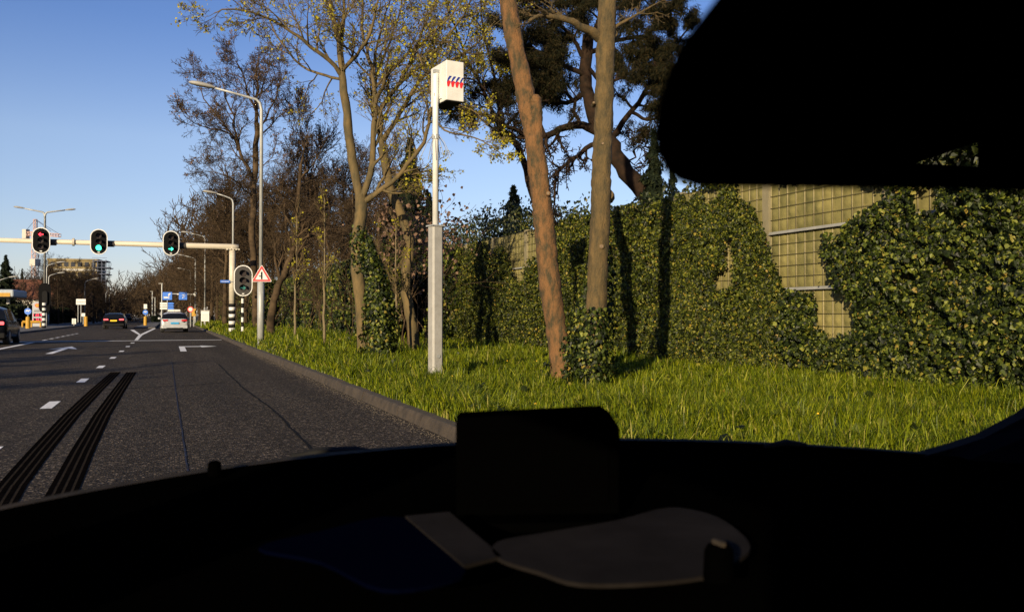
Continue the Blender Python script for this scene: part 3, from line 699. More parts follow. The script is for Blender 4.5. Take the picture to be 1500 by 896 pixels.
# forked tree with young leaves
T = Tubes(); T2 = Tubes(); tips = []; r = random.Random(15)
CF = dict(nch=[0, 6, 4, 4], ratio=.66, wander=.16, up=.03, ang=.70, rmin=.0048)
D = 23
limb(T, [(533,495),(529,440),(523,390),(524,350),(529,310),(528,285)], D, .17, .16, 16, 8, .0)
limb(T, [(528,292),(519,250),(511,200),(505,150),(500,105)], D, .135, .10, 10, 3, .01)
lims = [([(500,105),(495,60),(486,20),(478,-40),(470,-130)], D, .075, .02), ([(501,105),(500,60),(503,10),(508,-60),(520,-140)], D+.4, .07, .02),
        ([(500,112),(482,88),(455,68),(425,45),(385,22),(340,12),(312,18)], [D,D-.3,D-.6,D-.9,D-1.2,D-1.5,D-1.6], .065, .012), ([(500,105),(520,80),(540,50),(552,10),(560,-50)], [D,D-.5,D-.9,D-1,D-1], .06, .015),
        ([(499,115),(475,110),(440,95),(410,60),(390,20),(380,-20)], [D,D+.6,D+1,D+1.3,D+1.5,D+1.5], .045, .012),
        ([(529,290),(541,255),(547,200),(549,150),(545,110),(535,70),(530,20),(535,-60)], D, .10, .018), ([(549,150),(565,115),(590,85),(625,55),(660,20),(690,-30)], [D,D-.4,D-.8,D-1.2,D-1.5,D-1.8], .055, .012),
        ([(547,110),(552,60),(565,20),(580,-40)], D+.5, .045, .012),
        ([(530,297),(548,285),(572,268),(598,240),(620,208),(632,165),(628,120),(615,85),(600,50)], [D,D-.2,D-.4,D-.6,D-.8,D-1,D-1.1,D-1.2,D-1.3], .085, .015),
        ([(632,165),(650,190),(690,200),(715,210),(735,225)], [D-1,D-1,D-1.2,D-1.4,D-1.5], .03, .008), ([(632,160),(660,150),(690,160),(712,180)], [D-1,D-1,D-1,D-1], .022, .007)]
for i, (pa, d_, a, b_) in enumerate(lims):
    q, rd = limb(T2, pa, d_, a, b_, 7, 3, .02, i); sprout(T2, tips, q, rd, 2.0 if a > .04 else 1.0, int(len(pa)*1.7), r, CF, .12)
oC = tuple(PT(533, 495, D)); finish_tree('forked_tree', 'tall forked tree with yellow green young leaves left of the camera pole', T, T2, tips, 'barkC', oC, .24, rough=.04, budsize=(.035,.075), leaf='bud')
# second trunk beside it
T = Tubes(); T2 = Tubes(); tips = []; D = 24.5
limb(T, [(607,505),(603,470),(595,430),(594,400),(600,370),(597,340),(586,310),(574,285),(566,250),(558,215)], D, .16, .12, 12, 3, .01)
lims = [([(558,215),(556,180),(563,150),(585,120),(605,80),(620,40),(640,-10),(660,-80)], D, .09, .015), ([(560,205),(580,175),(600,140),(625,105),(665,85),(700,60),(725,30)], [D,D-.3,D-.6,D-1,D-1.2,D-1.4,D-1.5], .075, .012),
        ([(557,200),(545,160),(552,110),(570,60),(585,10),(590,-60)], D+.4, .06, .012), ([(585,120),(600,110),(640,70),(680,20),(700,-40)], [D,D-.8,D-1.2,D-1.5,D-2], .05, .012),
        ([(566,250),(590,250),(610,262),(630,255)], D, .025, .008)]
for i, (pa, d_, a, b_) in enumerate(lims):
    q, rd = limb(T2, pa, d_, a, b_, 7, 3, .02, i+20); sprout(T2, tips, q, rd, 2.0 if a > .04 else .9, int(len(pa)*1.8), r, CF, .12)
oD = tuple(PT(607, 505, D)); finish_tree('crooked_tree', 'crooked trunk with an S bend standing close behind the forked tree', T, T2, tips, 'barkC', oD, .22, (.035,.075))
# tree with many young leaves filling the top between box and leaning trunk
T = Tubes(); T2 = Tubes(); tips = []; D = 27
limb(T, [(815,500),(803,400),(792,330),(778,280),(767,235),(752,205),(738,192)], D, .13, .10, 8, 3, .01)
lims = [([(735,200),(715,150),(690,100),(670,50),(655,0),(640,-60)], D, .07, .012), ([(735,200),(730,140),(715,80),(705,20),(700,-50)], D, .07, .012), ([(732,160),(755,110),(765,50),(775,-20)], D, .05, .012),
        ([(728,150),(700,120),(675,110),(655,90)], D-1, .04, .01), ([(735,200),(700,170),(665,150),(640,120)], D+1, .05, .01),([(735,190),(780,140),(820,80),(850,20)], D+1, .05, .01)]
for i, (pa, d_, a, b_) in enumerate(lims):
    q, rd = limb(T2, pa, d_, a, b_, 6, 3, .03, i+40); sprout(T2, tips, q, rd, 1.6, int(len(pa)*2.6), r, CF, .15)
oE = tuple(PT(815, 500, D)); finish_tree('young_leafed_tree', 'tree with yellow green leaf clusters between the camera box and the leaning trunk', T, T2, tips, 'barkP', oE, .5, (.04,.08), spd=.07)
# pine behind the wall
T = Tubes(); T2 = Tubes(); tips = []; D = 25.5; r = random.Random(23)
limb(T, [(972,420),(965,330),(950,290),(925,262),(905,232),(893,205),(872,178),(862,140),(858,100),(862,50)], D, .30, .16, 10, 3, .02)
CP = dict(nch=[0, 7, 5], ratio=.55, wander=.22, up=.03, ang=.9, rmin=.012)
lims = [([(885,195),(850,183),(820,188),(795,200),(770,196),(735,180),(700,165),(672,158)], [D,D-.2,D-.4,D-.6,D-.8,D-1,D-1.2,D-1.4], .14, .02), ([(893,205),(868,212),(845,228),(830,240),(815,262),(812,300)], D, .09, .03), ([(858,110),(820,90),(780,70),(740,40)], [D,D-.5,D-1,D-1], .09, .02),
        ([(860,130),(830,150),(800,140),(760,130),(720,135)], [D,D+.5,D+1,D+1.2,D+1.4], .09, .02), ([(862,80),(900,60),(945,50),(985,30)], [D,D-.3,D-.6,D-1], .09, .02), ([(893,205),(925,165),(955,120),(980,80),(1010,40)], [D,D+.3,D+.6,D+.8,D+1], .10, .02),
        ([(862,50),(850,0),(830,-60)], D, .1, .03), ([(862,60),(890,10),(920,-40)], D, .08, .03), ([(925,165),(950,175),(968,168),(990,150)], D, .06, .02),([(850,183),(840,150),(825,110),(815,60)], D, .07, .02),
        ([(858,90),(835,50),(800,20),(770,-10)], [D,D-.5,D-1,D-1.3], .07, .02),([(860,60),(880,20),(940,0),(990,-20)], [D,D-.5,D-1,D-1.3], .07, .02),([(960,90),(975,130),(960,170),(935,190)], D, .04, .012),
        ([(800,198),(785,160),(770,120),(745,90)], D-.7, .05, .015),([(862,100),(890,120),(925,105),(960,90),(1000,100)], D-.6, .06, .02),([(900,215),(925,235),(935,215),(960,225)], D, .04, .012)]
for i, (pa, d_, a, b_) in enumerate(lims):
    q, rd = limb(T2, pa, d_, a, b_, 7, 3, .04, i+60); sprout(T2, tips, q, rd, 1.7, int(len(pa)*2.8), r, CP, .25)
oP = tuple(PT(972, 420, D)); tP = finish_tree('pine_tree', 'dark pine with curved bare limbs growing behind the ivy wall', T, T2, tips, 'barkP', oP)
g = np.random.default_rng(6)
tp = np.array([t[0] for t in tips]); pxs, pys, _ = project(tp[:,0], tp[:,1], tp[:,2])
tp = tp[(pys < 185 + 30*g.random(len(tp))) & ((pys < 140) | (g.random(len(tp)) < .3)) & (g.random(len(tp)) < .75)]; print('pine tips', len(tp))
P = np.repeat(tp, 26, 0); off = g.normal(0, 1, P.shape); off /= np.linalg.norm(off, axis=1)[:, None]; P = P + off*g.uniform(.03, .20, (len(P), 1))
me = leaf_mesh('needles', P, g.uniform(.09, .17, len(P)), off + [0,0,.6], .5, g, .28, 'lance'); me.transform(Matrix.Translation(-tP.location)); link('needles', me, M['needle'], tP)
# thin saplings with pale stems
def sapling(px, py, d, top_y, label, lean=0, bark='barkY', rad0=.045):
    T = Tubes(); T2 = Tubes(); tips = []; r = random.Random(int(px)); o_ = tuple(PT(px, py, d))
    q, rd = limb(T, [(px,py),(px+lean*.3,py-60),(px+lean,(py+top_y)/2),(px+lean*1.2,top_y)], d, rad0, .012, 7, 4, .008, int(px))
    sprout(T2, tips, q, rd, 1.5, 20, r, dict(nch=[0, 4, 3], ratio=.5, wander=.15, up=.14, ang=.6, rmin=.005), .35)
    finish_tree('sapling', label, T, T2, tips, bark, o_, .14, (.04,.07), twig='barkC')
sapling(475, 490, 25.5, 290, 'pale stemmed sapling nearest the forked tree, on its road side')
sapling(432, 487, 28, 320, 'pale stemmed sapling closer to the warning triangle', 2)
sapling(580, 505, 23.5, 330, 'thin pale sapling stem between crooked trunk and camera pole')
sapling(555, 480, 30, 330, 'thin dark sapling behind the ivy covered trunk foot', 0, 'barkD')
# tallest bare tree behind the lamp mast
T = Tubes(); T2 = Tubes(); tips = []; D = 47; r = random.Random(91)
CH = dict(nch=[0, 6, 5, 4], ratio=.64, wander=.17, up=.03, ang=.75, rmin=.0085)
q, rd = limb(T, [(376,482),(374,420),(369,350),(370,290),(374,230),(375,180)], D, .20, .14, 9, 3, .03)
lims = [([(375,180),(376,140),(372,110),(378,75)], D, .11, .02), ([(371,262),(358,235),(346,205),(338,170),(328,130),(318,100)], [D,D-.5,D-1,D-1.4,D-1.6,D-1.8], .10, .015), ([(346,205),(328,192),(308,188),(285,180),(268,168)], [D-1,D-1.6,D-2,D-2.4,D-2.6], .05, .012),
        ([(350,220),(330,185),(305,155),(290,125),(282,105)], [D-.8,D,D+1,D+1.5,D+2], .06, .012), ([(375,190),(390,170),(405,140),(412,105)], [D,D-.6,D-1,D-1.4], .07, .015), ([(374,200),(395,185),(415,165),(430,150)], D+1, .05, .012), ([(375,165),(362,135),(350,100),(345,80)], [D,D-.5,D-.9,D-1], .07, .012),
        ([(375,150),(388,115),(398,85)], D, .05, .012), ([(370,290),(350,270),(325,255),(300,250)], [D,D-1,D-2,D-2.5], .05, .012), ([(370,275),(385,245),(400,225)], D, .04, .012)]
for i, (pa, d_, a, b_) in enumerate(lims):
    q, rd = limb(T2, pa, d_, a, b_, 7, 3, .05, i+80); sprout(T2, tips, q, rd, 3.0 if a > .06 else 2.2, int(len(pa)*2.4), r, CH, .15)
finish_tree('bare_tree', 'tallest bare tree, rising behind the lamp post with the warning sign', T, T2, tips, 'barkD', tuple(PT(376,482,D)), .045, (.06,.11), twig='barkD', leaf='dead')
# crooked brown trunk behind warning sign
T = Tubes(); T2 = Tubes(); tips = []; D = 33
q, rd = limb(T, [(396,482),(400,450),(407,420),(418,395),(430,360),(436,310),(440,240)], D, .16, .07, 8, 3, .02)
sprout(T2, tips, q, rd, 3.2, 16, r, dict(CF, rmin=.007), .35)
finish_tree('leaning_tree', 'brown leaning trunk rising right behind the warning triangle', T, T2, tips, 'barkD', tuple(PT(396,482,D)), twig='barkD')

# ivy round trunk feet
def foot_ivy(path, d, rad, n_, seed, label, size=(.05,.09)):
    g = np.random.default_rng(seed); pts = [PT(px, py, d) for px, py in path]; P = []; Nn = []
    for i in range(n_):
        t = g.random()*(len(pts)-1)
        if g.random() < (t/(len(pts)-1))**2.5*.85: continue
        k = min(int(t), len(pts)-2); c = pts[k].lerp(pts[k+1], t-k)
        a = g.uniform(0, 2*math.pi); rr = (rad[k]+(rad[k+1]-rad[k])*(t-k))*g.uniform(.75, 1.12)
        rr *= 1+.45*nz(c.z*2.2+seed, math.cos(a)*1.2, math.sin(a)*1.2)
        P.append((c.x+math.cos(a)*rr, c.y+math.sin(a)*rr, c.z)); Nn.append((math.cos(a), math.sin(a), .3))
    o = link('ivy', leaf_mesh('ivy', np.array(P), g.uniform(size[0], size[1], len(P)), np.array(Nn), .5, g), M['ivy'])
    tag(o, label, 'ivy', kind='stuff')
foot_ivy([(560,524),(558,475),(553,430),(545,390),(540,345)], 21.5, [.42,.36,.30,.24,.06], 5200, 91, 'ivy column swallowing the foot of the forked tree', (.06,.11))
foot_ivy([(845,575),(848,530),(852,480),(856,440),(866,395)], 14.2, [.50,.42,.24,.12,.05], 4200, 92, 'ivy bush between the feet of the two thick trunks', (.045,.08))
foot_ivy([(862,575),(864,530),(868,490),(872,450)], 13.5, [.34,.30,.24,.12], 2200, 96, 'leafy ivy bush hiding the foot of the upright trunk', (.045,.08))
foot_ivy([(872,555),(878,470),(884,400),(888,360)], 14.75, [.30,.22,.2,.05], 1100, 93, 'sparse ivy creeping up the upright trunk', (.045,.08))
foot_ivy([(528,400),(526,360),(526,330)], 23, [.24,.24,.18], 700, 94, 'ivy tuft halfway up the forked trunk', (.06,.1))

# laurel hedge and shrubs behind the wall
def leaf_mass(name, boxes, m, label, cat, size, seed, shape='lance', asp=2.0, dens=160, kind='stuff', stems=True):
    g = np.random.default_rng(seed); P = []
    for (cx, cy, cz, rx, ry, rz_) in boxes:
        n_ = int(dens*rx*ry*rz_*4); u = g.normal(0, 1, (n_, 3)); u /= np.linalg.norm(u, axis=1)[:, None]
        rr = g.uniform(.55, 1.12, (n_, 1)); P.append(np.array([cx, cy, cz]) + u*rr*np.array([rx, ry, rz_]))
    P = np.concatenate(P)
    t = link(name, leaf_mesh(name, P, g.uniform(size[0], size[1], len(P)), np.tile([-.5,-.5,.6],(len(P),1)), .9, g, asp, shape), m)
    return tag(t, label, cat, kind=kind)
r = random.Random(41); bx = []
for y in np.arange(15, 46, .8):
    top = 4.35 if y < 22 else (4.3 + (y-22)*.13 if y < 30 else 5.2)
    bx.append((12.0+r.uniform(-.3,.3), y, top-.75+r.uniform(-.25,.25), .75, .8, .8+r.uniform(-.1,.25)))
leaf_mass('laurel_hedge', bx, M['laurel'], 'glossy laurel hedge showing over the top of the barrier', 'hedge', (.11,.17), 51, asp=1.5, dens=150, kind='stuff')
def conifer(loc, H, Rr, seed, label, n_=5200, droop=.25):
    g = np.random.default_rng(seed); t = empty('spruce_tree', loc, 0, label, 'tree')
    T = Tubes(); T.add([(0,0,0),(0,0,H*.5),(0,0,H*.98)], [H*.018, H*.011, .01], 7); link('trunk', T.mesh('trunk'), M['barkDD'], t)
    zz = H*(.06+.94*g.random(n_)**1.25); a = g.uniform(0, 2*np.pi, n_); lay = .78+.30*np.sin(zz*2*np.pi/(H/11)+a*1.0)
    br = .75+.35*np.cos(a*7+zz*3)
    rr = Rr*(1-zz/H)**.85*lay*br*g.uniform(.25, 1.0, n_)**.5
    P = np.stack([np.cos(a)*rr, np.sin(a)*rr, zz-rr*droop], 1)
    me = leaf_mesh('crown', P, g.uniform(.18, .38, n_)*max(.5, Rr/2.2), np.stack([np.cos(a), np.sin(a), np.full(n_, .8)], 1), .5, g, .9, 'lance')
    link('crown', me, M['conifer'], t)
x, yv = at(600, 40); conifer((x, yv, .2), 9.2, 2.6, 61, 'dark spruce behind the crooked trunk, left of the camera pole', 20000)
x, yv = at(628, 38); conifer((x, yv, .2), 6.4, 2.0, 65, 'lower dark spruce beside the camera pole, behind the hedge', 14000)
x, yv = at(752, 36); conifer((x, yv, .2), 6.4, 2.4, 62, 'small slim conifer tip poking over the barrier', 9000)
x, yv = at(958, 25); conifer((x, yv, .2), 6.4, 1.5, 63, 'dark bushy conifer beside the mirror, over the ivy wall', 12000)
x, yv = at(985, 24); conifer((x, yv, .2), 5.2, 1.3, 66, 'short dark conifer just above the end of the ivy wall', 4000)
x, yv = at(8, 105); conifer((x, yv, 0), 8.5, 3.4, 64, 'ragged dark conifer above the filling station canopy', 6000)
x, yv = at(32, 170); conifer((x, yv, 0), 10.5, 2.5, 67, 'faint dark conifer beyond the tiled roof', 2500)
# withered leaf shrub beside the crooked trunk
g = np.random.default_rng(44); P = np.array([tuple(PT(615+g.normal(0, 34), 345+g.normal(0, 32), 26+g.normal(0, 1))) for _ in range(900)])
tw = Tubes(); rr_ = random.Random(9); tp_ = []
for i in range(14): grow(tw, tp_, tuple(PT(rr_.uniform(560,640), 484, 27)-Vector((0,0,.6))), vnorm((rr_.gauss(0,.2), 0, 1)), 3.6, .02, 0, rr_, CU)
t = empty('withered_shrub', tuple(PT(600, 484, 27)-Vector((0,0,.6))), 0, 'shrub with brown withered leaves beside the crooked trunk', 'shrub'); inv = Matrix.Translation(-t.location)
me = leaf_mesh('leaves', P, g.uniform(.07,.13,len(P)), np.tile([-.5,-.6,.4],(len(P),1)), .8, g); me.transform(inv); link('leaves', me, M['dead'], t)
me = tw.mesh('stems'); me.transform(inv); link('stems', me, M['barkD'], t)

# ------------------------------------------------------------------ speed camera
sp = empty('speed_camera', (4.37, 14.5, vz(4.37, 14.5)-.12), 0, 'white box camera with slanting blue and red stripes on a tall grey pole', 'speed camera')
zb = sp.location.z
mb = MB(); a = .105; c = .03
mb.prism([(-a+c,-a),(a-c,-a),(a,-a+c),(a,a-c),(a-c,a),(-a+c,a),(-a,a-c),(-a,-a+c)], 'z', 0, 2.77-zb)
mb.build('lower_post', M['postgrey'], sp, rot=(0,0,R(12)), bevel=.004)
mb = MB(); mb.box(-.125, .125, -.125, .125, 2.77-zb, 2.795-zb); mb.build('post_cap', M['galv'], sp, rot=(0,0,R(12)))
mb = MB(); mb.tube([(.0,-.119,.60),(.0,-.104,.60)], .032, 12); mb.build('service_hatch', M['galv'], sp, rot=(0,0,R(12)))
MB().tube([(0,0,2.76-zb),(0,0,5.40-zb),(.01,.01,5.47-zb),(.05,.03,5.51-zb),(.12,.06,5.52-zb)], .055, 14).build('pole', M['whitepaint'], sp, smooth=True)
mb = MB(); mb.tube([(0,0,4.32-zb),(0,0,4.40-zb)], .07, 14)
for k in range(8):
    an = k*math.pi/4+.2; mb.tube([(math.cos(an)*.06, math.sin(an)*.06, 4.38-zb), (math.cos(an)*.16, math.sin(an)*.16, 4.26-zb), (math.cos(an)*.28, math.sin(an)*.28, 4.0-zb)], .006, 4)
mb.build('climb_guard', M['galv'], sp)
bx_ = empty('camera_box', (.0, .0, 0)); bx_.parent = sp
# box local frame: x across the rear face, y along the road; rotated 10 degrees to the left
W_, L_, H_ = .34, .66, .70; zc = 4.97-zb
bpy.data.objects.remove(bx_)
mb = MB(); mb.box(0, W_, 0, L_, 0, H_)
box = mb.build('camera_box', M['whitepaint'], sp, loc=(.115, -.27, zc), rot=(0, 0, R(8)), bevel=.012)
MB().box(.01, W_-.01, .01, L_-.01, -.012, .002).build('bottom_plate', M['black'], box)
# two clamp brackets between pole and box
mb = MB(); mb.box(-.12, .0, .24, .30, .10, .16).box(-.12, .0, .24, .30, .52, .58); mb.build('bracket', M['galv'], box)
def stripes():
    bl, rd_ = MB(), MB(); yf = -.003
    for k in range(4):
        x0 = .012+k*.084
        def P_(x, z, o=0): return (min(max(x, .004), W_-.004), yf-o, z)
        bl.add([P_(x0-.012,.305), P_(x0+.030,.345), P_(x0+.092,.425), P_(x0+.046,.425), P_(x0+.012,.375)], [(0,1,2,3,4)])
        rd_.add([P_(x0-.010,.300,.001), P_(x0+.005,.235,.001), P_(x0+.036,.232,.001), P_(x0+.058,.300,.001), P_(x0+.080,.325,.001), P_(x0+.032,.345,.001)], [(0,1,2,3,4,5)])
    bl.build('blue_stripe', M['pblue'], box); rd_.build('red_stripe', M['red'], box)
stripes()
mb = MB(); mb.box(-.02, 0.0, .18, .36, .06, .68); mb.build('mounting_plate', M['whitepaint'], box, bevel=.004)

# ------------------------------------------------------------------ street lamps
def street_lamp(x, y, H, arm, side, label, r0=.10, r1=.055, base=None, zg=0.0, two=False, group='street lamps along the road'):
    t = empty('street_lamp', (x, y, zg), 0, label, 'street lamp', group)
    hb = base or H*.2
    mb = MB(); mb.tube([(0,0,-.2),(0,0,hb)], r0, 12); mb.tube([(0,0,hb),(0,0,hb+.05)], [r0, r1*1.2], 12); mb.build('mast_foot', M['galv'], t, smooth=True)
    for k in ((-1, 1) if two else (side,)):
        pts = [(0,0,hb), (0,0,H-.35), (k*.05,0,H-.12), (k*.18,0,H), (k*(arm*.55),0,H+.13), (k*arm,0,H+.26)]
        mm_ = MB().tube(pts, [r1*1.1, r1, r1*.9, r1*.8, r1*.7, r1*.6], 10).build('mast' if k == side or not two else 'arm', M['galv'], t, smooth=True)
        hd = MB(); q = []
        for j, (tt, w_, h_) in enumerate(((0,.05,.05),(.12,.10,.08),(.3,.13,.10),(.55,.14,.11),(.75,.10,.08),(.85,.03,.03))):
            b = len(hd.v)
            for a_ in range(10):
                an = a_*math.pi/5; hd.v.append((k*(arm+tt), math.cos(an)*w_, H+.27+tt*.12+math.sin(an)*h_*(1 if math.sin(an) > 0 else .6)))
            q.append(b)
        for j in range(len(q)-1):
            for a_ in range(10): hd.f.append((q[j]+a_, q[j]+(a_+1) % 10, q[j+1]+(a_+1) % 10, q[j+1]+a_)); hd.m.append(0)
        hd.build('lamp_head', M['postgrey'], t, smooth=True)
    return t
M['postgrey2'] = M['postgrey']
x, yv = at(382, 30); street_lamp(x, yv, 8.62, 1.55, -1, 'nearest tall street lamp, its mast carrying the warning triangle', .12, .06, 2.6, vz(x, yv))
x, yv = at(341, 55); street_lamp(x, yv, 8.45, 1.0, -1, 'street lamp rising right above the gantry column', .1, .06, None, .3)
x, yv = at(300, 82); street_lamp(x, yv, 8.6, 1.3, -1, 'street lamp whose foot stands behind the white notice board', .1, .06, None, .2)
x, yv = at(286, 107); street_lamp(x, yv, 8.3, 1.3, -1, 'street lamp whose mast holds the blue lane signs', .12, .08, None, .1)
x, yv = at(279, 139); street_lamp(x, yv, 8.4, 1.2, -1, 'plain mast beyond the blue lane signs on the verge', .1, .08, None, .1)
x, yv = at(65, 76); street_lamp(x, yv, 10.3, 1.6, 1, 'tall lamp with two arms rising behind the red signal', .14, .09, None, .1, True, group=None)
x, yv = at(68, 88); street_lamp(x, yv, 6.3, .9, 1, 'short lamp just behind the two armed lamp, higher head', .07, .05, None, .1)
x, yv = at(71, 102); street_lamp(x, yv, 5.9, .9, 1, 'short lamp just behind the two armed lamp, lower head', .07, .05, None, .1)
x, yv = at(124, 112); street_lamp(x, yv, 5.6, .8, 1, 'short lamp beside the white place name board', .08, .06, None, .1)
x, yv = at(155, 150); street_lamp(x, yv, 5.2, .3, 1, 'thin short lamp behind the black hatchback roof, first of two', .09, .07, None, .1)
x, yv = at(160, 165); street_lamp(x, yv, 5.4, .9, 1, 'thin short lamp behind the black hatchback roof, with longer arm', .09, .07, None, .1)
x, yv = at(177, 210); street_lamp(x, yv, 5.0, .7, 1, 'faint far lamp in front of the distant wood', .1, .08, None, 0)
x, yv = at(-3, 84); street_lamp(x, yv, 4.6, .9, 1, 'low lamp over the filling station canopy', .06, .05, None, .1)
for i, (px, d, hh, nm) in enumerate([(237,135,6.2,'closest to the white and blue direction boards'),(223,190,6.5,'furthest from them'),(227,230,6.0,'in between')]):
    x, yv = at(px, d); MB().tube([(0,0,0),(0,0,hh)], [.12,.09], 8)
    t = empty('mast', (x, yv, 0), 0, 'thin grey mast against the distant wood, '+nm, 'mast', 'masts far along the road'); MB().tube([(0,0,0),(0,0,hh)], [.12,.09], 8).build('pole', M['galv'], t); MB().box(-.5,.12,-.1,.1,hh,hh+.12).build('lamp_head', M['postgrey'], t)

# ------------------------------------------------------------------ traffic signals
def pill(w, h, n_=12):
    r = w/2; pts = []
    for k in range(n_+1): a = math.pi*k/n_; pts.append((r*math.cos(a), h/2-r+r*math.sin(a)))
    for k in range(n_+1): a = math.pi+math.pi*k/n_; pts.append((r*math.cos(a), -h/2+r+r*math.sin(a)))
    return pts
def arrow_poly(kind, s):
    if kind == 'left': return [[(-.9*s,0),(-.25*s,.65*s),(.05*s,.65*s),(-.4*s,.16*s),(.85*s,.16*s),(.85*s,-.16*s),(-.4*s,-.16*s),(.05*s,-.65*s),(-.25*s,-.65*s)]]
    if kind == 'right': return [[(-a, b_) for a, b_ in arrow_poly('left', s)[0]][::-1]]
    return None
def signal(loc, w, h, state, label, rz, board='blackboard', dim=False, lr=.115, group='signal heads at the stop line'):
    t = empty('traffic_light', loc, rz, label, 'traffic light', group)
    MB().prism(pill(w, h), 'y', 0, .03).build('white_border', M['white'], t)
    MB().prism(pill(w-.09, h-.09), 'y', -.012, .002).build('back_board', M[board], t)
    MB().prism(pill(w-.34, h-.30), 'y', .03, .22).build('housing', M['black'], t, bevel=.01)
    MB().box(-.05, .05, -.03, -.012, -h/2+.09, -h/2+.14).build('number_tag', M['white'], t)
    for k, z in enumerate((.29*h/1.25*1.0, 0, -.29*h/1.25)):
        pts = [(lr*math.cos(a_*math.pi/10), z+lr*math.sin(a_*math.pi/10)) for a_ in range(20)]
        mt = M['lensoff']; lens = None
        shape = None
        if state.get(k):
            shape = state[k]
        if shape == 'disc': mt = M['lensgreen']
        MB().prism(pts, 'y', -.03, -.012).build('lens', mt, t)
        if shape and shape != 'disc':
            kind, em = shape
            m_ = {'red': M['lensred'], 'green': M['lensgreen'], 'dim': M['lensdim']}[em]
            b = MB()
            for pl in arrow_poly(kind, lr*.95): b.prism([(a_, z+c_) for a_, c_ in pl], 'y', -.040, -.031)
            b.build('lit_arrow', m_, t)
        # visor: open half tube over each lens
        hv = MB(); n_ = 14; ring = []
        for j in range(n_+1):
            an = math.radians(-20) + math.radians(220)*j/n_
            for (rr, yy) in ((lr+.008, -.012), (lr+.012, -.20-.03*math.sin(an)), (lr-.002, -.20-.03*math.sin(an)), (lr-.002, -.012)):
                hv.v.append((rr*math.cos(an), yy, z+rr*math.sin(an)))
        for j in range(n_):
            for q in range(4): hv.f.append((j*4+q, j*4+(q+1) % 4, (j+1)*4+(q+1) % 4, (j+1)*4+q)); hv.m.append(0)
        hv.build('visor', M['black'], t, smooth=False)
    return t
GYW = 46.7
def beam_pt(px, py):
    cx, cy = coef(px); d = GYW/cy; return Vector((cx*d, GYW, CAM_H+(462-py)/1250*d))
gcol = beam_pt(340, 361); gz = vz(gcol.x, GYW)
ga = empty('signal_gantry', (gcol.x, GYW, gz), 0, 'cream gantry with a long arm over the road and a banded column', 'signal gantry')
zt = gcol.z-gz
MB().tube([(0,0,1.60),(0,0,zt)], .16, 16).build('column', M['cream'], ga, smooth=True)
for k in range(9):
    MB().tube([(0,0,.18*k-.02),(0,0,.18*k+.16)], .168, 16).build('band', M['white'] if k % 2 else M['black'], ga, smooth=True)
lp = beam_pt(-40, 350.5); rp = beam_pt(349, 362)
MB().tube([(lp.x-gcol.x,0,lp.z-gz),(0,0,zt-.02),(rp.x-gcol.x,0,rp.z-gz)], [.105,.15,.15], 16).build('arm', M['cream'], ga, smooth=True)
mb = MB(); mb.box(-.30,.36,-.17,.17,zt-.20,zt-.11); mb.build('flange', M['cream'], ga, bevel=.02)
mb = MB()
for dx in (-.2,-.05,.1,.25): mb.box(dx-.03,dx+.03,-.178,-.168,zt-.185,zt-.14)
mb.build('flange_slot', M['black'], ga)
for px, wd_ in ((107,.05),(258,.0),(72,.0),(156,.0)):
    p_ = beam_pt(px, 354.5 if px < 150 else 358)
    if wd_: MB().tube([(p_.x-gcol.x-.05,0,p_.z-gz),(p_.x-gcol.x+.05,0,p_.z-gz)], .19, 14).build('collar', M['cream'], ga)
for px in (76, 161, 266):
    pa, pb_ = beam_pt(px-6, 354.5+(px-76)*.026), beam_pt(px+6, 354.8+(px-76)*.026)
    MB().tube([(pa.x-gcol.x,0,pa.z-gz-.005),(pb_.x-gcol.x,0,pb_.z-gz-.005)], .155, 14).build('clamp_sleeve', M['greyboard'], ga)
for px, py, st, lab in ((61,353,{0:('left','red')},'signal head on the gantry arm showing a red arrow'), (145,355,{2:'disc'},'signal head on the gantry arm showing a full green light'), (250,357,{2:('right','green')},'signal head on the gantry arm showing a green arrow')):
    p_ = beam_pt(px, py); signal((p_.x, p_.y-.38, p_.z), .78, 1.26, st, lab, R(-2), lr=.13)
p_ = PT(356, 411, 40)
signal((p_.x, p_.y, p_.z), .84, 1.46, {2:('right','dim')}, 'largest signal head, on its own banded pole beside the gantry column', R(-8), 'greyboard', lr=.15)
t = empty('signal_pole', (p_.x, p_.y+.28, vz(p_.x, p_.y)-.05), 0, 'slim black and white banded pole under the lowest signal head', 'pole')
MB().tube([(0,0,1.75),(0,0,p_.z+.5-t.location.z)], .055, 10).build('upper_pole', M['black'], t)
for k in range(8): MB().tube([(0,0,k*.222),(0,0,(k+1)*.222)], .062, 12).build('band', M['black'] if k % 2 == 0 else M['white'], t)
# blue street plate on the column
p_ = PT(331, 412, 44); t = empty('street_name_plate', (p_.x, GYW-.2, p_.z), 0, 'small light blue plate on the gantry column', 'sign')
MB().box(-.27,.20,-.01,.01,-.07,.07).build('plate', M['blue'], t, bevel=.01); MB().box(-.22,.15,-.014,-.0105,-.018,.012).build('lettering', M['white'], t); MB().box(.18,.36,.0,.02,-.02,.02).build('bracket', M['galv'], t)

